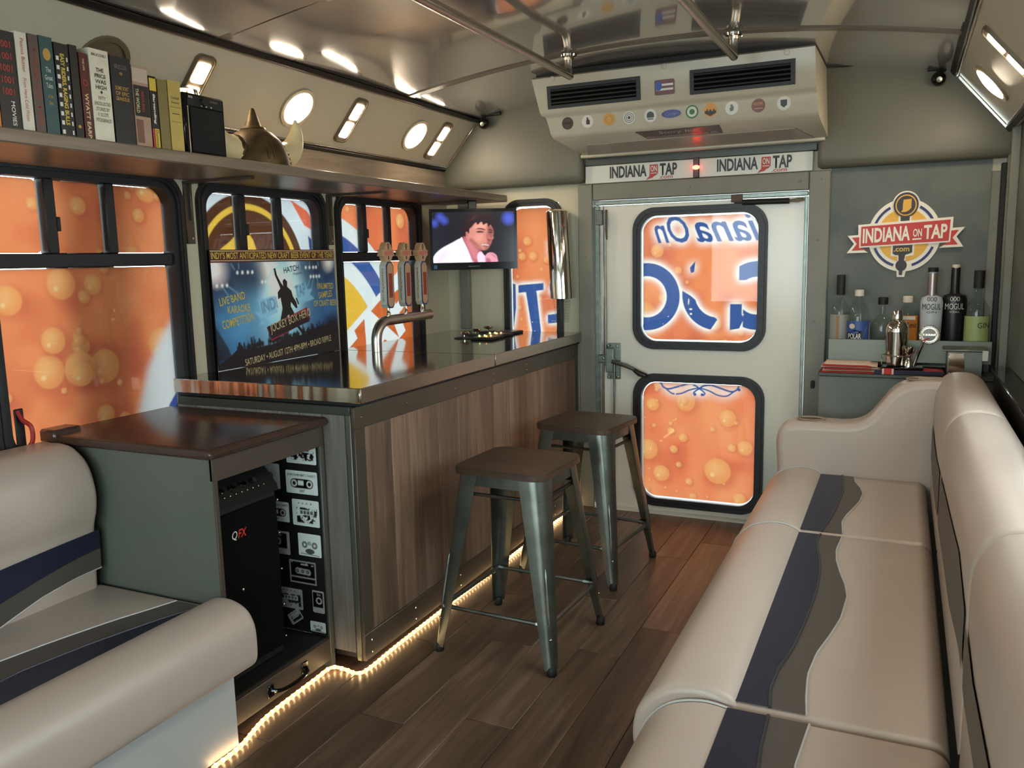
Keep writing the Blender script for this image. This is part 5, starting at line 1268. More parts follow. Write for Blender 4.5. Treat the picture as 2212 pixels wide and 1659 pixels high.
build('ribbon_tail', MB().prism(P([(185, 865), (315, 860), (320, 1045), (470, 1085), (185, 1095), (275, 975)]), LF, 0.0145, 0.0155), redm, lg)
build('ribbon_tail', MB().prism(P([(1880, 790), (2005, 782), (1905, 910), (2000, 1025), (1705, 1035), (1870, 975)]), LF, 0.0145, 0.0155), redm, lg)
build('ribbon_face', MB().prism(P([(345, 680), (1860, 605), (1845, 960), (345, 1020)]), LF, 0.0145, 0.0158), redm, lg)
lsk = 0.0425
def lword(s, x, y, x2, y2, b=0.02):
    u, v = LG(x, y); u2, v2 = LG(x2, y2); text('lettering', s, LF, u, v, u2 - u, v2 - v, cream, lg, n=0.0172, bold=b, skew=lsk)
lword('INDIANA', 378, 968, 1195, 715, 0.03); lword('ON', 1245, 880, 1395, 745, 0.02); lword('TAP', 1425, 925, 1815, 685, 0.03)
build('underline', MB().flat(P([(1240, 935), (1390, 925), (1390, 900), (1240, 908)]), LF, 0.0172), cream, lg)
u, v = LG(930, 1125); u2, v2 = LG(1195, 1060); text('lettering', '.com', LF, u, v, u2 - u, v2 - v, mat('sign_yellow', (230, 190, 60), 0.4), lg, n=0.0118, bold=0.02)

# ------------------------------------------------------------------ rear counter, rack and bottles
rcab = thing('rear_cabinet', 'grey cabinet in the rear corner under the bottle rack', 'cabinet', (0.03, 3.73, 0))
build('body', MB().box(-0.296, 0.370, 3.590, 3.860, 0.0, 0.752, 0.003), M['grey_panel'], rcab)
build('worktop', MB().box(-0.300, 0.372, 3.578, 3.862, 0.752, 0.766, 0.002), M['dark_rail'], rcab)
M['dull'] = mat('dull_steel', (112, 114, 104), 0.42, 0.7)
rk = thing('bottle_rack', 'stainless steel bottle trough on the rear cabinet', 'rack', (0.02, 3.80, 0.766))
build('tray', MB().box(-0.275, 0.325, 3.745, 3.880, 0.797, 0.801), M['steel'], rk)
build('front_lip', MB().box(-0.275, 0.325, 3.738, 3.745, 0.797, 0.888, 0.001), M['dull'], rk)
for x in (-0.27, 0.30): build('foot', MB().box(x, x + 0.02, 3.76, 3.86, 0.766, 0.797), M['dark_rail'], rk)
M['glass'] = glass_clear('bottle_glass', (0.90, 0.93, 0.92)); M['liquor'] = glass_clear('clear_liquor', (0.88, 0.90, 0.88))
BZ = 0.8012; BYc = 3.815
def bottle(label, x, top, w, prof, body_m, cap_m, cap_h, neck_r, label_parts=(), sy=0.88, BYc=3.815):
    t = thing('bottle', label, 'bottle', (x, BYc, BZ), 0, 'bottles on the rear rack')
    R_ = w / 2; H = top - BZ
    pr_ = [(R_ * a, H * b_) for a, b_ in prof]
    build('glass', MB().lathe(pr_, 24, (x, BYc, BZ), (0, 0, 1), 1.0, sy), body_m, t)
    build('cap', MB().lathe([(neck_r, H - cap_h), (neck_r * 1.02, H - 0.003), (neck_r * 0.9, H), (0.0001, H)], 18, (x, BYc, BZ)), cap_m, t)
    for nm, z0, z1, m, k in label_parts:
        rows = []
        for z in (z0, z1): rows.append([(x + (R_ + 0.0012) * math.cos(a), BYc + (R_ + 0.0012) * sy * math.sin(a), z) for a in [math.pi + math.pi * j / 14 for j in range(15)]])
        build(nm, MB().surf(rows), m, t)
    return t
std = [(0.0001, 0), (0.92, 0), (1, 0.015), (1, 0.55), (0.93, 0.60), (0.55, 0.68), (0.30, 0.72), (0.28, 0.90)]
wide = [(0.0001, 0), (0.92, 0), (1, 0.02), (1, 0.45), (0.96, 0.62), (0.80, 0.74), (0.45, 0.84), (0.36, 0.88), (0.36, 0.93)]
capw = mat('white_cap', (214, 206, 190), 0.4)
class lf:
    '''lettering plane wrapped round an upright bottle'''
    def __init__(s, x, y=3.815, R=0.05, sy=0.88): s.x, s.y, s.R, s.sy = x, y, R, sy
    def __call__(s, a, b, c=0.0): return Vector((s.x + a, s.y - s.sy * math.sqrt(max(1e-6, s.R ** 2 - a * a)) - c, b))
bt = bottle('clear bottle with black cap and grey label at the left end of the rack', -0.240, 1.152, 0.078, std, M['glass'], M['black'], 0.085, 0.017, [('label', 0.80, 0.985, mat('grey_label', (150, 150, 142), 0.5), 0)], BYc=3.835)
build('label_stripe', MB().box(-0.252, -0.240, 3.7980, 3.8000, 0.81, 0.98), mat('copper_print', (150, 108, 70), 0.5), bt)
bt = bottle('plastic mixer bottle with white cap and blue label', -0.165, 1.090, 0.088, wide, M['glass'], capw, 0.026, 0.018, [('label', 0.80, 0.962, mat('blue_label', (52, 84, 148), 0.4), 0)], BYc=3.80)
F_ = lf(-0.165, 3.80, 0.0452)
build('label_patch', MB().flat([(0.0, 0.81), (0.045, 0.81), (0.045, 0.955), (0.03, 0.93)], F_, 0.006), mat('tan_print', (188, 170, 140), 0.5), bt)
build('label_banner', MB().flat([(-0.040, 0.878), (-0.01, 0.895), (0.018, 0.885), (0.018, 0.918), (-0.01, 0.925), (-0.040, 0.912)], F_, 0.0065), M['ink'], bt); text('lettering', 'POLAR', F_, -0.036, 0.888, 0.050, 0.022, M['white'], bt, n=0.0085)
build('label_bear', MB().flat(circle(0.011, 14, -0.022, 0.94), F_, 0.003), capw, bt)
bottle('squat clear bottle with black stopper', -0.073, 1.058, 0.084, [(0.0001, 0), (0.9, 0), (1, 0.02), (1, 0.52), (0.9, 0.62), (0.5, 0.70), (0.28, 0.73), (0.27, 0.86)], M['glass'], M['black'], 0.030, 0.019)
bt = bottle('plastic mixer bottle with white cap and orange label', 0.020, 1.063, 0.080, wide, M['glass'], capw, 0.026, 0.019, [('label', 0.80, 0.985, mat('orange_label', (206, 130, 52), 0.4), 0)])
F_ = lf(0.02, 3.815, 0.0412); text('lettering', 'Tonic', F_, 0.0, 0.935, 0.036, 0.022, M['ink'], bt, n=0.0012, shear=0.3, bold=0.01); build('label_band', MB().flat([(-0.03, 0.968), (0.03, 0.968), (0.03, 0.982), (-0.03, 0.982)], F_, 0.012), capw, bt)
mog = [(0.0001, 0), (0.84, 0), (0.88, 0.02), (1, 0.58), (0.99, 0.64), (0.86, 0.682), (0.45, 0.70), (0.36, 0.72), (0.36, 0.97)]
wm_ = mat('frosted_white_glass', (196, 204, 208), 0.35)
bt = bottle('white frosted bottle lettered in black with a black cap', 0.107, 1.178, 0.084, mog, wm_, M['black'], 0.018, 0.019, BYc=3.80)
def mogul(t, x, m, sub, y, R):
    F_ = lf(x, y, R); text('lettering', 'MOGUL', F_, -0.034, 1.010, 0.068, 0.024, m, t, n=0.0012, bold=0.0); text('lettering', sub, F_, -0.018, 0.996, 0.036, 0.008, m, t, n=0.0012, bold=0)
    for dx in (-0.012, 0.0, 0.012): build('crown_mark', MB().ring(circle(0.0055, 10, dx, 1.052, 0.009), circle(0.0035, 10, dx, 1.052, 0.007), F_, 0.0006, 0.0012), m, t)
mogul(bt, 0.107, M['ink'], 'GIN', 3.80, 0.0422)
build('neck_band', MB().lathe([(0.0172, 1.06), (0.0178, 1.155)], 18, (0.107, 3.80, 0)), mat('silver_foil', (170, 156, 150), 0.3, 0.7), bt)
bk_ = mat('matte_black_glass', (20, 20, 22), 0.35)
bt = bottle('matte black bottle lettered in white with a pale cap', 0.190, 1.188, 0.092, mog, bk_, capw, 0.014, 0.015, BYc=3.832); mogul(bt, 0.190, M['white'], 'VODKA', 3.832, 0.0462)
bt = bottle('clear gin bottle with green label and black cap', 0.272, 1.164, 0.088, std, M['glass'], M['black'], 0.070, 0.019, [('label', 0.80, 0.985, mat('green_label', (160, 176, 116), 0.45), 0)], BYc=3.80)
F_ = lf(0.272, 3.80, 0.0452); text('lettering', 'GIN', F_, 0.0, 0.938, 0.042, 0.022, M['ink'], bt, n=0.0012, bold=0); text('lettering', 'dry', F_, -0.002, 0.87, 0.024, 0.02, M['ink'], bt, n=0.0012, bold=0, shear=.3)

# folded flag towel
tw = thing('flag_towel', 'folded red white and blue flag towel on the rear cabinet', 'towel', (-0.07, 3.65, 0.766))
redc = mat('towel_red', (196, 66, 58), 0.8, bump=0.3, bscale=300); whc = mat('towel_white', (220, 196, 178), 0.8); nvc = mat('towel_navy', (44, 42, 62), 0.8)
for k in range(6):
    x0 = -0.290 + 0.006 * (k % 3); x1 = (0.10 if k < 2 else -0.10 + 0.02 * (k % 2)); z = 0.7665 + 0.0055 * k
    rows = [[(x, y, z + 0.0042 * math.sin(6 * x + k) * 0.3 + dz + (0.004 if x < -0.1 else 0) * k / 5) for x in np.linspace(x0, x1, 12)] for y, dz in ((3.586 + 0.004 * (k % 2), 0.0), (3.580 + 0.004 * (k % 2), 0.0022), (3.586 + 0.004 * (k % 2), 0.0045), (3.72, 0.0045))]
    build('fold', MB().surf(rows), redc if k % 2 == 0 else whc, tw)
build('front_fold', MB().box(-0.09, 0.155, 3.5785, 3.584, 0.7665, 0.784, 0.002), nvc, tw)
build('cross_band', MB().box(-0.062, -0.020, 3.5770, 3.5788, 0.7668, 0.790, 0.0005), whc, tw); build('cross_band', MB().box(-0.055, -0.027, 3.5762, 3.5778, 0.7668, 0.791, 0.0005), redc, tw)
build('back_fold', MB().box(-0.02, 0.158, 3.60, 3.70, 0.766, 0.780, 0.003), redc, tw)

# cocktail shaker set
tz = 0.793
sk = thing('cocktail_shaker', 'polished steel cocktail shaker standing on the towel', 'shaker', (-0.016, 3.655, tz))
build('cup', MB().lathe([(0.030, 0), (0.034, 0.004), (0.042, 0.12), (0.0435, 0.142), (0.0001, 0.142)], 28, (-0.016, 3.655, tz)), M['chrome'], sk)
build('shoulder', MB().lathe([(0.0445, 0.138), (0.044, 0.150), (0.036, 0.172), (0.022, 0.183), (0.0001, 0.184)], 28, (-0.016, 3.655, tz)), M['chrome'], sk)
build('cap', MB().lathe([(0.021, 0.183), (0.0215, 0.188), (0.019, 0.216), (0.016, 0.221), (0.0001, 0.222)], 24, (-0.016, 3.655, tz)), M['chrome'], sk)
hl = thing('tool_stand', 'dark stand holding the bar tools around the shaker', 'stand', (0.0, 3.655, 0.781))
build('base', MB().box(-0.065, 0.085, 3.612, 3.70, 0.781, 0.7925, 0.003), M['black_gloss'], hl)
build('hoop', MB().tube([(-0.016 + 0.052 * math.cos(a), 3.655 + 0.045 * math.sin(a), 0.835) for a in [2 * math.pi * k / 24 for k in range(24)]], 0.0022, 6, closed=True), M['chrome'], hl)
for x in (-0.066, 0.034): build('post', MB().tube([(x, 3.655, 0.79), (x, 3.655, 0.835)], 0.0022, 6), M['chrome'], hl)
jg = thing('jigger', 'small steel double jigger beside the shaker', 'jigger', (0.032, 3.635, tz))
build('cups', MB().lathe([(0.016, 0), (0.014, 0.022), (0.004, 0.036), (0.005, 0.038), (0.019, 0.055), (0.021, 0.078), (0.019, 0.078), (0.0001, 0.05)], 20, (0.032, 3.635, tz)), M['chrome'], jg)
st = thing('cocktail_strainer', 'round cocktail strainer with coil spring leaning by the shaker', 'strainer', (0.06, 3.64, tz))
SF = Fr((0.100, 3.635, 0.921), (1, 0, 0), (0, 0, 1), (0, -1, 0))
build('plate', MB().ring(circle(0.034, 24), circle(0.024, 24), SF, 0.0, 0.002).prism([(-0.026, -0.004), (0.026, -0.004), (0.026, 0.004), (-0.026, 0.004)], SF, 0.0, 0.002), M['chrome'], st)
cp_ = []
for k in range(220):
    a = 2 * math.pi * k / 220; b_ = 2 * math.pi * 36 * k / 220; r_ = 0.034 + 0.005 * math.cos(b_); cp_.append(SF(r_ * math.cos(a), r_ * math.sin(a), 0.004 + 0.005 * math.sin(b_)))
build('spring', MB().tube(cp_, 0.0009, 4, closed=True), M['chrome'], st)
for k in range(4): build('prong', MB().tube([SF(-0.016 + 0.010 * k, -0.004 + 0.002 * k, 0.004), SF(-0.012 + 0.010 * k, 0.014 + 0.001 * k, 0.004)], 0.0018, 6), M['white'], st)
build('tab', MB().prism([(-0.03, -0.024), (-0.004, -0.012), (0.004, -0.016), (-0.024, -0.03)], SF, 0.002, 0.004), M['red_ink'], st)
build('handle', MB().tube([SF(-0.018, -0.028, 0.0), SF(-0.034, -0.07, 0.003), SF(-0.050, -0.125, 0.006)], [0.004, 0.006, 0.004], 8), M['chrome'], st)

# steel box
bx = thing('steel_box', 'brushed steel hinged box at the right end of the rear cabinet', 'box', (0.22, 3.65, 0.766))
build('body', MB().box(0.165, 0.285, 3.600, 3.72, 0.766, 0.862, 0.002), M['dull'], bx)
build('lid', MB().box(0.150, 0.300, 3.592, 3.73, 0.862, 0.870, 0.002), M['dull'], bx)
pl = build('front_plate', MB().box(0.170, 0.224, 3.597, 3.6005, 0.774, 0.856, 0.001), M['chrome'], bx)
for x in (0.174, 0.220):
    for z in (0.778, 0.852): build('screw', MB().ball((x, 3.597, z), 0.0025, 6, 4), M['screw'], pl)
build('hasp', MB().box(0.282, 0.302, 3.588, 3.592, 0.828, 0.868, 0.001), M['white_sign'], bx)

# ------------------------------------------------------------------ right edge
tb = thing('black_tub', 'black plastic tub behind the far end of the long couch', 'tub', (0.335, 3.1, 0.0))
build('tub_body', MB().box(0.318, 0.370, 2.35, 3.52, 0.35, 0.800, 0.006), M['black'], tb)
build('rim', MB().box(0.306, 0.372, 2.33, 3.54, 0.800, 0.812, 0.004), M['black_gloss'], tb)
yp = thing('hanging_strip', 'pale yellow strip hanging from a hook at the right edge', 'decoration', (0.345, 2.98, 1.30))
build('strip', MB().prism([(2.90, 1.56), (2.965, 1.52), (2.92, 1.40), (2.80, 1.24), (2.78, 1.26)], Fr((0.33, 0, 0), (0, 1, 0), (0, 0, 1), (1, 0, 0)), 0.0, 0.006), mat('straw_yellow', (168, 150, 84), 0.6), yp)
build('hook', MB().tube(spline([(0.372, 2.98, 1.60), (0.345, 2.975, 1.605), (0.334, 2.965, 1.585), (0.333, 2.95, 1.555)], 4), 0.007, 8), M['chrome'], yp)

# corner cameras
for lab, x, s in (('black corner camera by the rear left ceiling corner', -1.90, 1), ('black corner camera by the rear right ceiling corner', 0.09, 1)):
    t = thing('corner_camera', lab, 'camera', (x, 3.82, 1.93), 0, 'corner cameras')
    build('body', MB().ball((x, 3.80, 1.908), 0.027, 16, 10), M['black_gloss'], t)
    build('lens', MB().lathe([(0.012, 0.022), (0.010, 0.028), (0.0001, 0.029)], 14, (x, 3.80, 1.908), (0.1 * s, -1, -0.25)), M['gun'], t)
    build('bracket', MB().tube([(x, 3.80, 1.93), (x + (0.02 if x > -1 else -0.02), 3.84, 1.955)], 0.012, 8).tube([(x - 0.04, 3.835, 1.955), (x + 0.075, 3.835, 1.955)], 0.009, 8), M['black'], t)

# ------------------------------------------------------------------ television
tv = thing('television', 'small flat television showing a man in a white shirt', 'television', (-1.865, 3.59, 1.345), math.atan2(0.22, 0.347))
TF = Fr((0, 0, 0), (1, 0, 0), (0, 0, 1), (0, -1, 0)); TW, TH = 0.415, 0.285
build('case', MB().box(-TW / 2, TW / 2, -0.005, 0.045, -TH / 2, TH / 2, 0.008), M['black'], tv, local=True)
bz = build('bezel', MB().ring([(-TW / 2, -TH / 2), (TW / 2, -TH / 2), (TW / 2, TH / 2), (-TW / 2, TH / 2)], [(-TW / 2 + .012, -TH / 2 + .034), (TW / 2 - .012, -TH / 2 + .034), (TW / 2 - .012, TH / 2 - .014), (-TW / 2 + .012, TH / 2 - .014)], TF, 0.004, 0.012), M['black_gloss'], tv, local=True)
text('lettering', 'PRINCETON', TF, -0.03, -TH / 2 + .012, 0.055, 0.006, M['jamb'], bz, n=0.0125, local=True)
build('energy_label', MB().flat([(-TW / 2 + .014, -TH / 2 + .006), (-TW / 2 + .030, -TH / 2 + .006), (-TW / 2 + .030, -TH / 2 + .024), (-TW / 2 + .014, -TH / 2 + .024)], TF, 0.0125), mat('label_blue', (60, 110, 150), 0.5), bz, local=True)
x0, x1, y0, y1 = -TW / 2 + .012, TW / 2 - .012, -TH / 2 + .034, TH / 2 - .014
cv = Canvas(0, 1.65, 0, 1, 0.0055, (20, 18, 30))
def pt(a, b_): return (a * 1.65, b_)
def S(l): return [tuple(v) for v in spline([pt(*q) for q in l] + [pt(*l[0])], 5)]
def blob(l, col, soft=.012, a=1.0): cv.put(cv.blur(cv.poly(S(l)), soft), col, a)
for cx_, cy_, r_ in ((.93, .86, .11), (.03, .78, .05), (.10, .90, .06), (.15, .83, .05)): cv.put(cv.disc(cx_ * 1.65, cy_, r_, 0.12), (78, 98, 220), 0.75)
blob([(.34, .50), (.36, .76), (.44, .92), (.56, .985), (.68, .96), (.75, .84), (.75, .72), (.60, .80), (.47, .50)], (34, 14, 24), .02)
blob([(.0, .0), (.0, .10), (.04, .20), (.12, .30), (.24, .40), (.335, .475), (.37, .44), (.42, .26), (.485, .04), (.49, .0)], (240, 232, 250), .01)
blob([(.04, .05), (.10, .20), (.20, .28), (.16, .12), (.10, .0)], (206, 192, 226), .04, .6)
blob([(.335, .475), (.355, .50), (.375, .44), (.43, .25), (.455, .12), (.43, .18), (.37, .36)], (252, 248, 255), .008)
blob([(.365, .45), (.40, .54), (.56, .30), (.60, .0), (.49, .0), (.455, .12), (.42, .27)], (176, 92, 104), .018)
blob([(.40, .42), (.44, .46), (.54, .22), (.53, .05), (.47, .12)], (206, 128, 132), .03, .8)
blob([(.41, .50), (.415, .62), (.45, .70), (.53, .79), (.62, .80), (.70, .75), (.735, .66), (.742, .58), (.735, .52), (.742, .47), (.722, .44), (.715, .39), (.70, .345), (.67, .27), (.62, .235), (.56, .27), (.49, .36), (.44, .43)], (204, 132, 118), .010)
blob([(.50, .70), (.58, .78), (.66, .76), (.67, .68), (.60, .66), (.54, .62)], (226, 160, 142), .03, .9)
blob([(.52, .56), (.60, .58), (.62, .48), (.57, .40), (.51, .46)], (222, 150, 134), .03, .8)
blob([(.66, .74), (.72, .72), (.74, .60), (.735, .52), (.72, .44), (.70, .34), (.66, .26), (.62, .24), (.65, .34), (.67, .44), (.655, .52), (.67, .62)], (126, 60, 62), .022, .8)
blob([(.44, .44), (.50, .35), (.58, .26), (.62, .24), (.58, .30), (.52, .40), (.46, .48)], (136, 68, 72), .02, .7)
blob([(.665, .56), (.69, .54), (.715, .47), (.70, .435), (.67, .445), (.655, .47)], (178, 102, 94), .010)
blob([(.66, .455), (.70, .44), (.715, .45), (.70, .428), (.67, .432)], (92, 36, 42), .008)
blob([(.39, .60), (.405, .545), (.425, .50), (.435, .56), (.425, .64)], (190, 104, 100), .010)
blob([(.525, .600), (.56, .622), (.61, .612), (.628, .590), (.59, .584), (.55, .586)], (70, 30, 36), .008)
blob([(.675, .590), (.70, .606), (.73, .596), (.735, .580), (.70, .574)], (62, 26, 32), .008)
blob([(.515, .645), (.56, .675), (.62, .662), (.645, .628), (.60, .645), (.55, .652)], (44, 16, 22), .008)
blob([(.665, .625), (.70, .648), (.738, .632), (.735, .615), (.70, .628)], (40, 14, 20), .008)
blob([(.575, .352), (.62, .362), (.66, .352), (.695, .335), (.66, .312), (.61, .318)], (120, 48, 56), .008)
cv.put(cv.blur(stroke(cv, [pt(.595, .343), pt(.63, .345), pt(.675, .334)], .020), .006), (232, 214, 214))
blob([(.36, .52), (.355, .70), (.41, .86), (.50, .95), (.60, .975), (.69, .93), (.745, .83), (.748, .70), (.735, .66), (.715, .74), (.68, .70), (.665, .77), (.62, .735), (.60, .80), (.55, .74), (.53, .79), (.48, .70), (.452, .66), (.445, .57), (.425, .60), (.405, .60), (.40, .52)], (34, 13, 22), .010)
blob([(.44, .80), (.50, .90), (.56, .93), (.50, .84)], (74, 34, 44), .02, .7)
blob([(.545, .0), (.535, .10), (.55, .18), (.585, .21), (.615, .15), (.64, .10), (.65, .0)], (244, 206, 226), .010)
blob([(.635, .0), (.63, .10), (.66, .17), (.70, .19), (.745, .17), (.775, .12), (.785, .05), (.78, .0)], (222, 146, 164), .010)
for k in range(3): cv.put(cv.blur(stroke(cv, [pt(.70 + .022 * k, .165 - .02 * k), pt(.745 + .014 * k, .115 - .025 * k)], .010), .005), (160, 84, 104), 0.85)
blob([(.64, .0), (.65, .08), (.69, .06), (.70, .0)], (150, 76, 100), .015, .8)
TS = Fr((x0, -0.006, y0), ((x1 - x0) / 1.65, 0, 0), (0, 0, (y1 - y0)), (0, -1, 0))
cv.sheet('screen', TS, 0, 1.65, 0, 1, print_mat('lit_screen', 0.15, 0.95), tv, local=True)
build('mount_arm', MB().box(-0.02, 0.02, 0.02, 0.05, 0.10, 0.181, 0.003), M['gun_dark'], tv, local=True)

# ------------------------------------------------------------------ poster
ps = thing('event_poster', 'blue concert poster with yellow lettering leaning in the second window', 'poster', (-2.166, 2.53, 0.884))
PF = Fr((-2.146, 2.185, 0.8845), (0, 1, 0), (-0.012, 0, 1), (1, 0, 0)); PWd, PH = 0.690, 0.418
build('board', MB().box(0, PWd, 0, PH, -0.004, 0.0, F=PF), M['black'], ps)
cv = Canvas(0, PWd, 0, PH, 0.0032, (18, 36, 62))
def q(x, y): return ((x - 90) / 1500.0 * PWd, PH - (y - 80) / 1490.0 * PH)   # artwork sketch coordinates
k = cv.noise(0.09, 5) * .6 + cv.noise(0.03, 6) * .4
cv.put(np.clip((k - .35) * 2, 0, 1), (44, 92, 134), .8)
for (x, y, r, c, a) in ((820, 720, .16, (120, 178, 205), .9), (860, 620, .09, (206, 226, 226), .9), (330, 1010, .10, (70, 130, 172), .7), (1380, 1000, .10, (44, 84, 130), .7), (140, 330, .045, (222, 210, 206), .95), (690, 330, .045, (222, 214, 204), .95), (1490, 260, .03, (214, 210, 200), .9), (1020, 270, .03, (190, 200, 200), .8), (420, 360, .09, (14, 22, 40), .85), (1290, 300, .07, (16, 26, 44), .8), (540, 420, .05, (18, 40, 66), .7), (850, 1150, .09, (130, 180, 200), .6)):
    cv.put(cv.disc(*q(x, y), r, r * 1.3), c, a)
for xs_, y in (((360, 415, 475, 525), 372), ((1185, 1235, 1285, 1325), 332), ((135, 190, 240), 525), ((630, 670, 712), 503), ((1243, 1282, 1322, 1360), 462)):
    for x in xs_: cv.put(cv.disc(*q(x, y), .0055, .004), (226, 234, 238))
for a_, b_ in (((190, 540), (260, 680)), ((240, 530), (360, 640)), ((1243, 470), (1190, 600)), ((1282, 470), (1240, 640)), ((1330, 470), (1340, 600)), ((300, 260), (330, 330)), ((380, 260), (380, 320)), ((1240, 260), (1240, 320)), ((1350, 260), (1360, 310))): cv.put(stroke(cv, [q(*a_), q(*b_)], .004), (120, 160, 190), .55)
pale = (112, 158, 182)
cv.put(cv.annulus(*q(870, 640), .088, .096), (150, 190, 205), .8)
cv.put(cv.poly([q(570, 740), q(760, 690), q(790, 920), q(600, 985), q(560, 1060), q(640, 1060), q(560, 960), q(525, 890), q(580, 890)]), pale, .85); cv.put(cv.poly([q(1030, 580), q(1165, 545), q(1185, 640), q(1255, 635), q(1215, 710), q(1275, 775), q(1195, 800), q(1060, 830), q(1040, 740)]), pale, .85)
cv.put(cv.word('INDI', *q(610, 920), .088, .045, rot=.2), (60, 96, 124), .8); cv.put(cv.word('TAP', *q(1040, 750), .062, .048, rot=.2), (60, 96, 124), .8)
r_ = np.random.RandomState(4); crowd = cv.poly([q(80, 1500), q(230, 1400), q(300, 1330), q(450, 1350), q(700, 1330), q(900, 1270), q(1100, 1260), q(1350, 1160), q(1600, 1190), q(1600, 1600), q(80, 1600)])
crowd = np.maximum(crowd, np.clip(cv.poly([q(80, 1450), q(80, 1000), q(200, 1300), q(240, 1450)]) * .8, 0, 1)); crowd = np.maximum(crowd, cv.disc(*q(1500, 1250), .06, .05))
for _ in range(46):
    x = 250 + 1150 * r_.rand(); y = 1350 - (x - 250) * .13; hh = 30 + 80 * r_.rand(); dx = 30 * (r_.rand() - .5)
    crowd = np.maximum(crowd, stroke(cv, [q(x, y + 60), q(x + dx, y - hh)], .006 + .004 * r_.rand())); crowd = np.maximum(crowd, cv.disc(*q(x + 30 * r_.rand(), y - 5), .009))
cv.put(crowd, (10, 10, 14))
cv.img = np.clip(cv.img * 1.9, 0, 1)
cv.sheet('artwork', PF, 0.0, PWd, 0, PH * 0.893, M['print'], ps, n=0.001)
hdm = mat('poster_maroon', (76, 24, 34), 0.4)
hdr = build('header_band', MB().box(0.0, PWd, PH * 0.893, PH, 0.0, 0.0012, F=PF), hdm, ps)
for v in (0.905, 0.985): build('rule', MB().flat([(0.0, PH * v), (PWd, PH * v), (PWd, PH * v + .0025), (0.0, PH * v + .0025)], PF, 0.0016), M['cream_ink'], hdr)
text('lettering', "INDY'S MOST ANTICIPATED NEW CRAFT BEER EVENT OF THE YEAR!", PF, 0.004, PH * .922, PWd * .985, .024, M['yellow_ink'], hdr, n=.0018, bold=.008)
def ptx(s, x, y, x2, h, rot, m, b=.008): 
    u, v = q(x, y); text('lettering', s, PF, u, v, (x2 - x) / 1500.0 * PWd / max(.5, math.cos(rot)), h, m, ps, n=.0022, bold=b, rot=rot)
ptx('LIVE BAND', 150, 775, 425, .027, .16, M['yellow_ink']); ptx('KARAOKE', 225, 878, 470, .027, .03, M['yellow_ink']); ptx('COMPETITION', 160, 1065, 510, .030, .13, M['yellow_ink'])
ptx('UNLIMITED', 1320, 640, 1550, .024, -.03, M['yellow_ink']); ptx('SAMPLES', 1335, 780, 1530, .026, .06, M['yellow_ink']); ptx('OF CRAFT BEER', 1262, 885, 1585, .024, -.02, M['yellow_ink'])
ptx('SATURDAY \u2022 AUGUST 12TH 4PM-8PM \u2022 BROAD RIPPLE', 372, 1562, 1475, .024, .085, M['cream_ink'], 0.0)
u, v = q(900, 400); text('lettering', 'HATCH', PF, u, v, .09, .022, M['ink'], ps, n=.0016, bold=.01, rot=.12); u, v = q(1020, 430); text('lettering', 'Presents', PF, u, v, .05, .01, M['ink'], ps, n=.0016, bold=0, rot=.1)
man = [(775, 330), (795, 325), (810, 420), (850, 520), (880, 575), (875, 500), (900, 470), (930, 510), (925, 580), (975, 640), (990, 720), (1030, 800), (1040, 880), (1020, 885), (960, 790), (955, 850), (990, 940), (1010, 1030), (1040, 1120), (1100, 1215), (1140, 1225), (1130, 1245), (1070, 1235), (1010, 1130), (920, 960), (880, 1020), (830, 1100), (800, 1260), (810, 1280), (750, 1290), (770, 1200), (820, 1000), (850, 870), (835, 720), (805, 745), (805, 650), (840, 600), (830, 560), (785, 420)]
build('figure', MB().flat([q(*p) for p in man], PF, .0018), M['ink'], ps)
build('microphone', MB().flat([q(1025, 745), q(1040, 740), q(1065, 830), q(1050, 835)], PF, .0018), M['ink'], ps)
bn = build('title_banner', MB().flat([q(640, 1100), q(1165, 885), q(1200, 1060), q(690, 1290)], PF, .0024), mat('banner_red', (150, 34, 56), 0.4), ps)
build('banner_face', MB().flat([q(655, 1090), q(1165, 930), q(1185, 1085), q(680, 1265)], PF, .0028), mat('banner_black', (34, 24, 28), 0.4), bn)
u, v = q(690, 1212); text('lettering', 'JOCKEY BOX HERO', PF, u, v, .245, .040, M['cream_ink'], bn, n=.0034, bold=.0, rot=.205)

# ------------------------------------------------------------------ beer tap tower with handles
tt_ = thing('tap_tower', 'bent steel draft tower with three branded tap handles', 'beer tap', (-1.95, 2.86, 0.883))
TX = -1.95
build('pipe', MB().tube([(TX, 2.865, 0.884)] + [(TX, 2.865, 0.925)] + [(TX, 2.945 - 0.08 * math.cos(a), 0.925 + 0.08 * math.sin(a)) for a in [math.pi / 2 * k / 10 for k in range(1, 11)]] + [(TX, 3.30, 1.008)], 0.0215, 18), M['steel'], tt_)
build('end_cap', MB().lathe([(0.022, 0), (0.020, 0.004), (0.0001, 0.005)], 18, (TX, 3.30, 1.008), (0, 1, 0)), M['steel'], tt_)
tan = mat('handle_tan', (186, 150, 112), 0.45); hside = mat('handle_side', (196, 194, 178), 0.45)
HF = lambda y: Fr((TX, y, 0), (0, 1, 0), (0, 0, 1), (1, 0, 0))
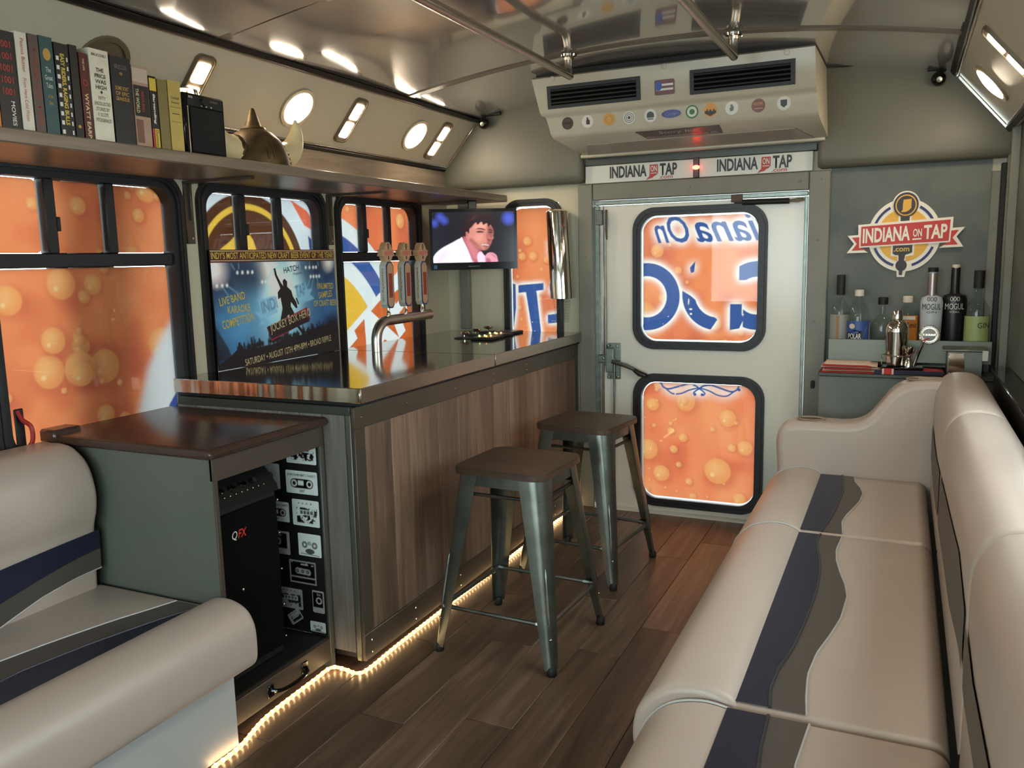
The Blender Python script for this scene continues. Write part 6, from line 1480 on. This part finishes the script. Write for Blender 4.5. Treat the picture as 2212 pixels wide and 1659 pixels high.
for y in (2.962, 3.100, 3.238):
    F = HF(y); F2 = Fr((TX, y, 0), (1, 0, 0), (0, 0, 1), (0, -1, 0))
    h_ = build('tap_handle', MB().prism([(-.014, 1.056), (.014, 1.056), (.027, 1.072), (.027, 1.232), (.014, 1.248), (-.014, 1.248), (-.027, 1.232), (-.027, 1.072)], F, -0.018, 0.014), hside, tt_)
    h_['label'] = 'white tap handle with red label strip and logo crown'
    build('face_border', MB().prism([(-.014, 1.056), (.014, 1.056), (.027, 1.072), (.027, 1.232), (.014, 1.248), (-.014, 1.248), (-.027, 1.232), (-.027, 1.072)], F, 0.014, 0.016), navy, h_)
    build('face', MB().prism([(-.010, 1.062), (.010, 1.062), (.021, 1.076), (.021, 1.228), (.010, 1.242), (-.010, 1.242), (-.021, 1.228), (-.021, 1.076)], F, 0.016, 0.0175), tan, h_)
    build('red_strip', MB().prism([(-.013, 1.10), (.013, 1.10), (.013, 1.20), (-.013, 1.20)], F, 0.0175, 0.0185), mat('strip_red', (140, 56, 40), 0.5) if y < 3 else bpy.data.materials['strip_red'], h_)
    text('lettering', 'IndianaOnTap.com', Fr((TX, y - .027, 0), (1, 0, 0), (0, 0, 1), (0, -1, 0)), -0.010, 1.085, 0.013, 0.135, M['ink'], h_, n=0.0006, vert=True, bold=0)
    build('ferrule', MB().lathe([(0.008, 0), (0.010, 0.010), (0.007, 0.014), (0.007, 0.032)], 14, (TX, y, 1.026)), M['chrome'], tt_)
    cr_ = [(-.016, 1.248), (.016, 1.248), (.026, 1.262), (.030, 1.270), (.046, 1.272), (.040, 1.284), (.046, 1.296), (.030, 1.297), (.020, 1.318), (.008, 1.328), (-.008, 1.328), (-.020, 1.318), (-.030, 1.297), (-.046, 1.296), (-.040, 1.284), (-.046, 1.272), (-.030, 1.270), (-.026, 1.262)]
    k_ = build('logo_crown', MB().prism(cr_, F, -0.014, 0.012), tan, h_)
    build('ribbon', MB().prism([(-.030, 1.273), (.030, 1.276), (.030, 1.294), (-.030, 1.291)], F, 0.012, 0.0135), mat('faded_red', (196, 116, 96), 0.5) if y < 3 else bpy.data.materials['faded_red'], k_)
    build('mark', MB().ring(circle(.006, 12, 0, 1.314, .009), circle(.0035, 12, 0, 1.314, .006), F, 0.012, 0.0135).prism([(-.002, 1.296), (.002, 1.296), (.002, 1.306), (-.002, 1.306)], F, 0.012, 0.0135).prism([(-.004, 1.258), (.004, 1.258), (.002, 1.272), (-.002, 1.272)], F, 0.012, 0.0135), brown, k_)

# ------------------------------------------------------------------ bar-top bits
for i, (x, y) in enumerate(((-1.865, 3.47), (-1.885, 3.63), (-1.90, 3.79))):
    t = thing('valve_knob', ('steel valve knob on a black disc nearest the tap tower', 'steel valve knob on a black disc, middle of three', 'steel valve knob on a black disc nearest the rear wall')[i], 'knob', (x, y, 0.883), 0, 'valve knobs on the bar top')
    build('disc', MB().lathe([(0.050, 0.0), (0.050, 0.003), (0.046, 0.004), (0.0001, 0.004)], 24, (x, y, 0.8832)), M['black'], t)
    build('stem', MB().lathe([(0.005, 0.004), (0.005, 0.018)], 10, (x, y, 0.8832)), M['chrome'], t)
    build('cap', MB().lathe([(0.010, 0.016), (0.022, 0.020), (0.024, 0.026), (0.018, 0.032), (0.0001, 0.034)], 18, (x, y, 0.8832)), M['chrome'], t)
for i, (x, y) in enumerate(((-1.740, 3.46), (-1.755, 3.60), (-1.772, 3.75))):
    t = thing('control_pad', ('black framed control tile with coloured lights nearest the viewer', 'black framed control tile with coloured lights in the middle', 'black framed control tile without lights by the rear wall')[i], 'control panel', (x, y, 0.883), 0, 'control tiles on the bar top')
    build('frame', MB().box(x - 0.056, x + 0.056, y - 0.066, y + 0.066, 0.8832, 0.8945, 0.003), M['black'], t)
    build('plate', MB().box(x - 0.046, x + 0.046, y - 0.056, y + 0.056, 0.8945, 0.8965, 0.001), mat('pad_plate_%d' % i, (150, 138, 122), 0.3, 0.6), t)
    if i < 2:
        for (dx, dy, c) in ((-0.03, -0.02, (0.5, 1.0, 0.1)), (-0.02, 0.012, (1.0, 0.8, 0.2)), (0.005, -0.02, (1.0, 0.45, 0.1)), (0.012, 0.012, (1.0, 0.25, 0.1)), (-0.04, -0.004, (0.7, 1.0, 0.3))):
            build('indicator', MB().ball((x + dx, y + dy, 0.898), 0.0045, 8, 5), emit('indicator_%.1f_%.1f_%.1f' % c, c, 3.5), t)
    else: build('plate_print', MB().box(x - 0.03, x + 0.03, y - 0.03, y + 0.03, 0.8965, 0.897), M['gun'], t)

# cup dispenser
cd = thing('cup_dispenser', 'tall steel cup dispenser mounted beside the rear window', 'dispenser', (-1.52, 3.835, 0.93))
ax_ = Vector((0.018, 0, -0.425)).normalized(); o_ = Vector((-1.536, 3.838, 1.470))
build('sleeve', MB().lathe([(0.0001, -0.012), (0.035, -0.010), (0.052, -0.002), (0.0545, 0.004), (0.0545, 0.418), (0.052, 0.420), (0.0515, 0.30)], 32, o_, ax_), M['chrome'], cd)
cu_ = build('cup_stack', MB().lathe([(0.049, 0.36), (0.043, 0.44), (0.034, 0.52), (0.032, 0.535), (0.0001, 0.535)], 24, o_, ax_), M['cleart'], cd)
for k in range(7): build('cup_rim', MB().tube([o_ + ax_ * (0.435 + 0.014 * k) + Vector((math.cos(a), math.sin(a), 0)) * (0.044 - 0.0016 * k) for a in [2 * math.pi * j / 20 for j in range(20)]], 0.0011, 4, closed=True), M['cleart'], cu_)
build('wall_plate', MB().box(-1.555, -1.500, 3.886, 3.897, 1.08, 1.45, 0.002), M['steel'], cd)

# window release levers
for lab, y, z in (('red window release lever at the left edge by the couch', 1.462, 0.815), ('red window release lever under the steel worktop end', 2.085, 0.805)):
    t = thing('release_lever', lab, 'lever', (-2.17, y, z), 0, 'red window release levers')
    build('lever', MB().tube(spline([(-2.166, y - 0.005, z + 0.055), (-2.155, y, z + 0.03), (-2.140, y + 0.012, z + 0.01), (-2.140, y + 0.012, z - 0.03), (-2.158, y + 0.002, z - 0.055)], 5), [0.006] * 21, 8), mat('release_red', (150, 24, 28), 0.4) if y < 2 else bpy.data.materials['release_red'], t)
    build('pivot_plate', MB().box(-2.172, -2.166, y - 0.014, y + 0.014, z - 0.06, z + 0.06, 0.003), M['black'], t)
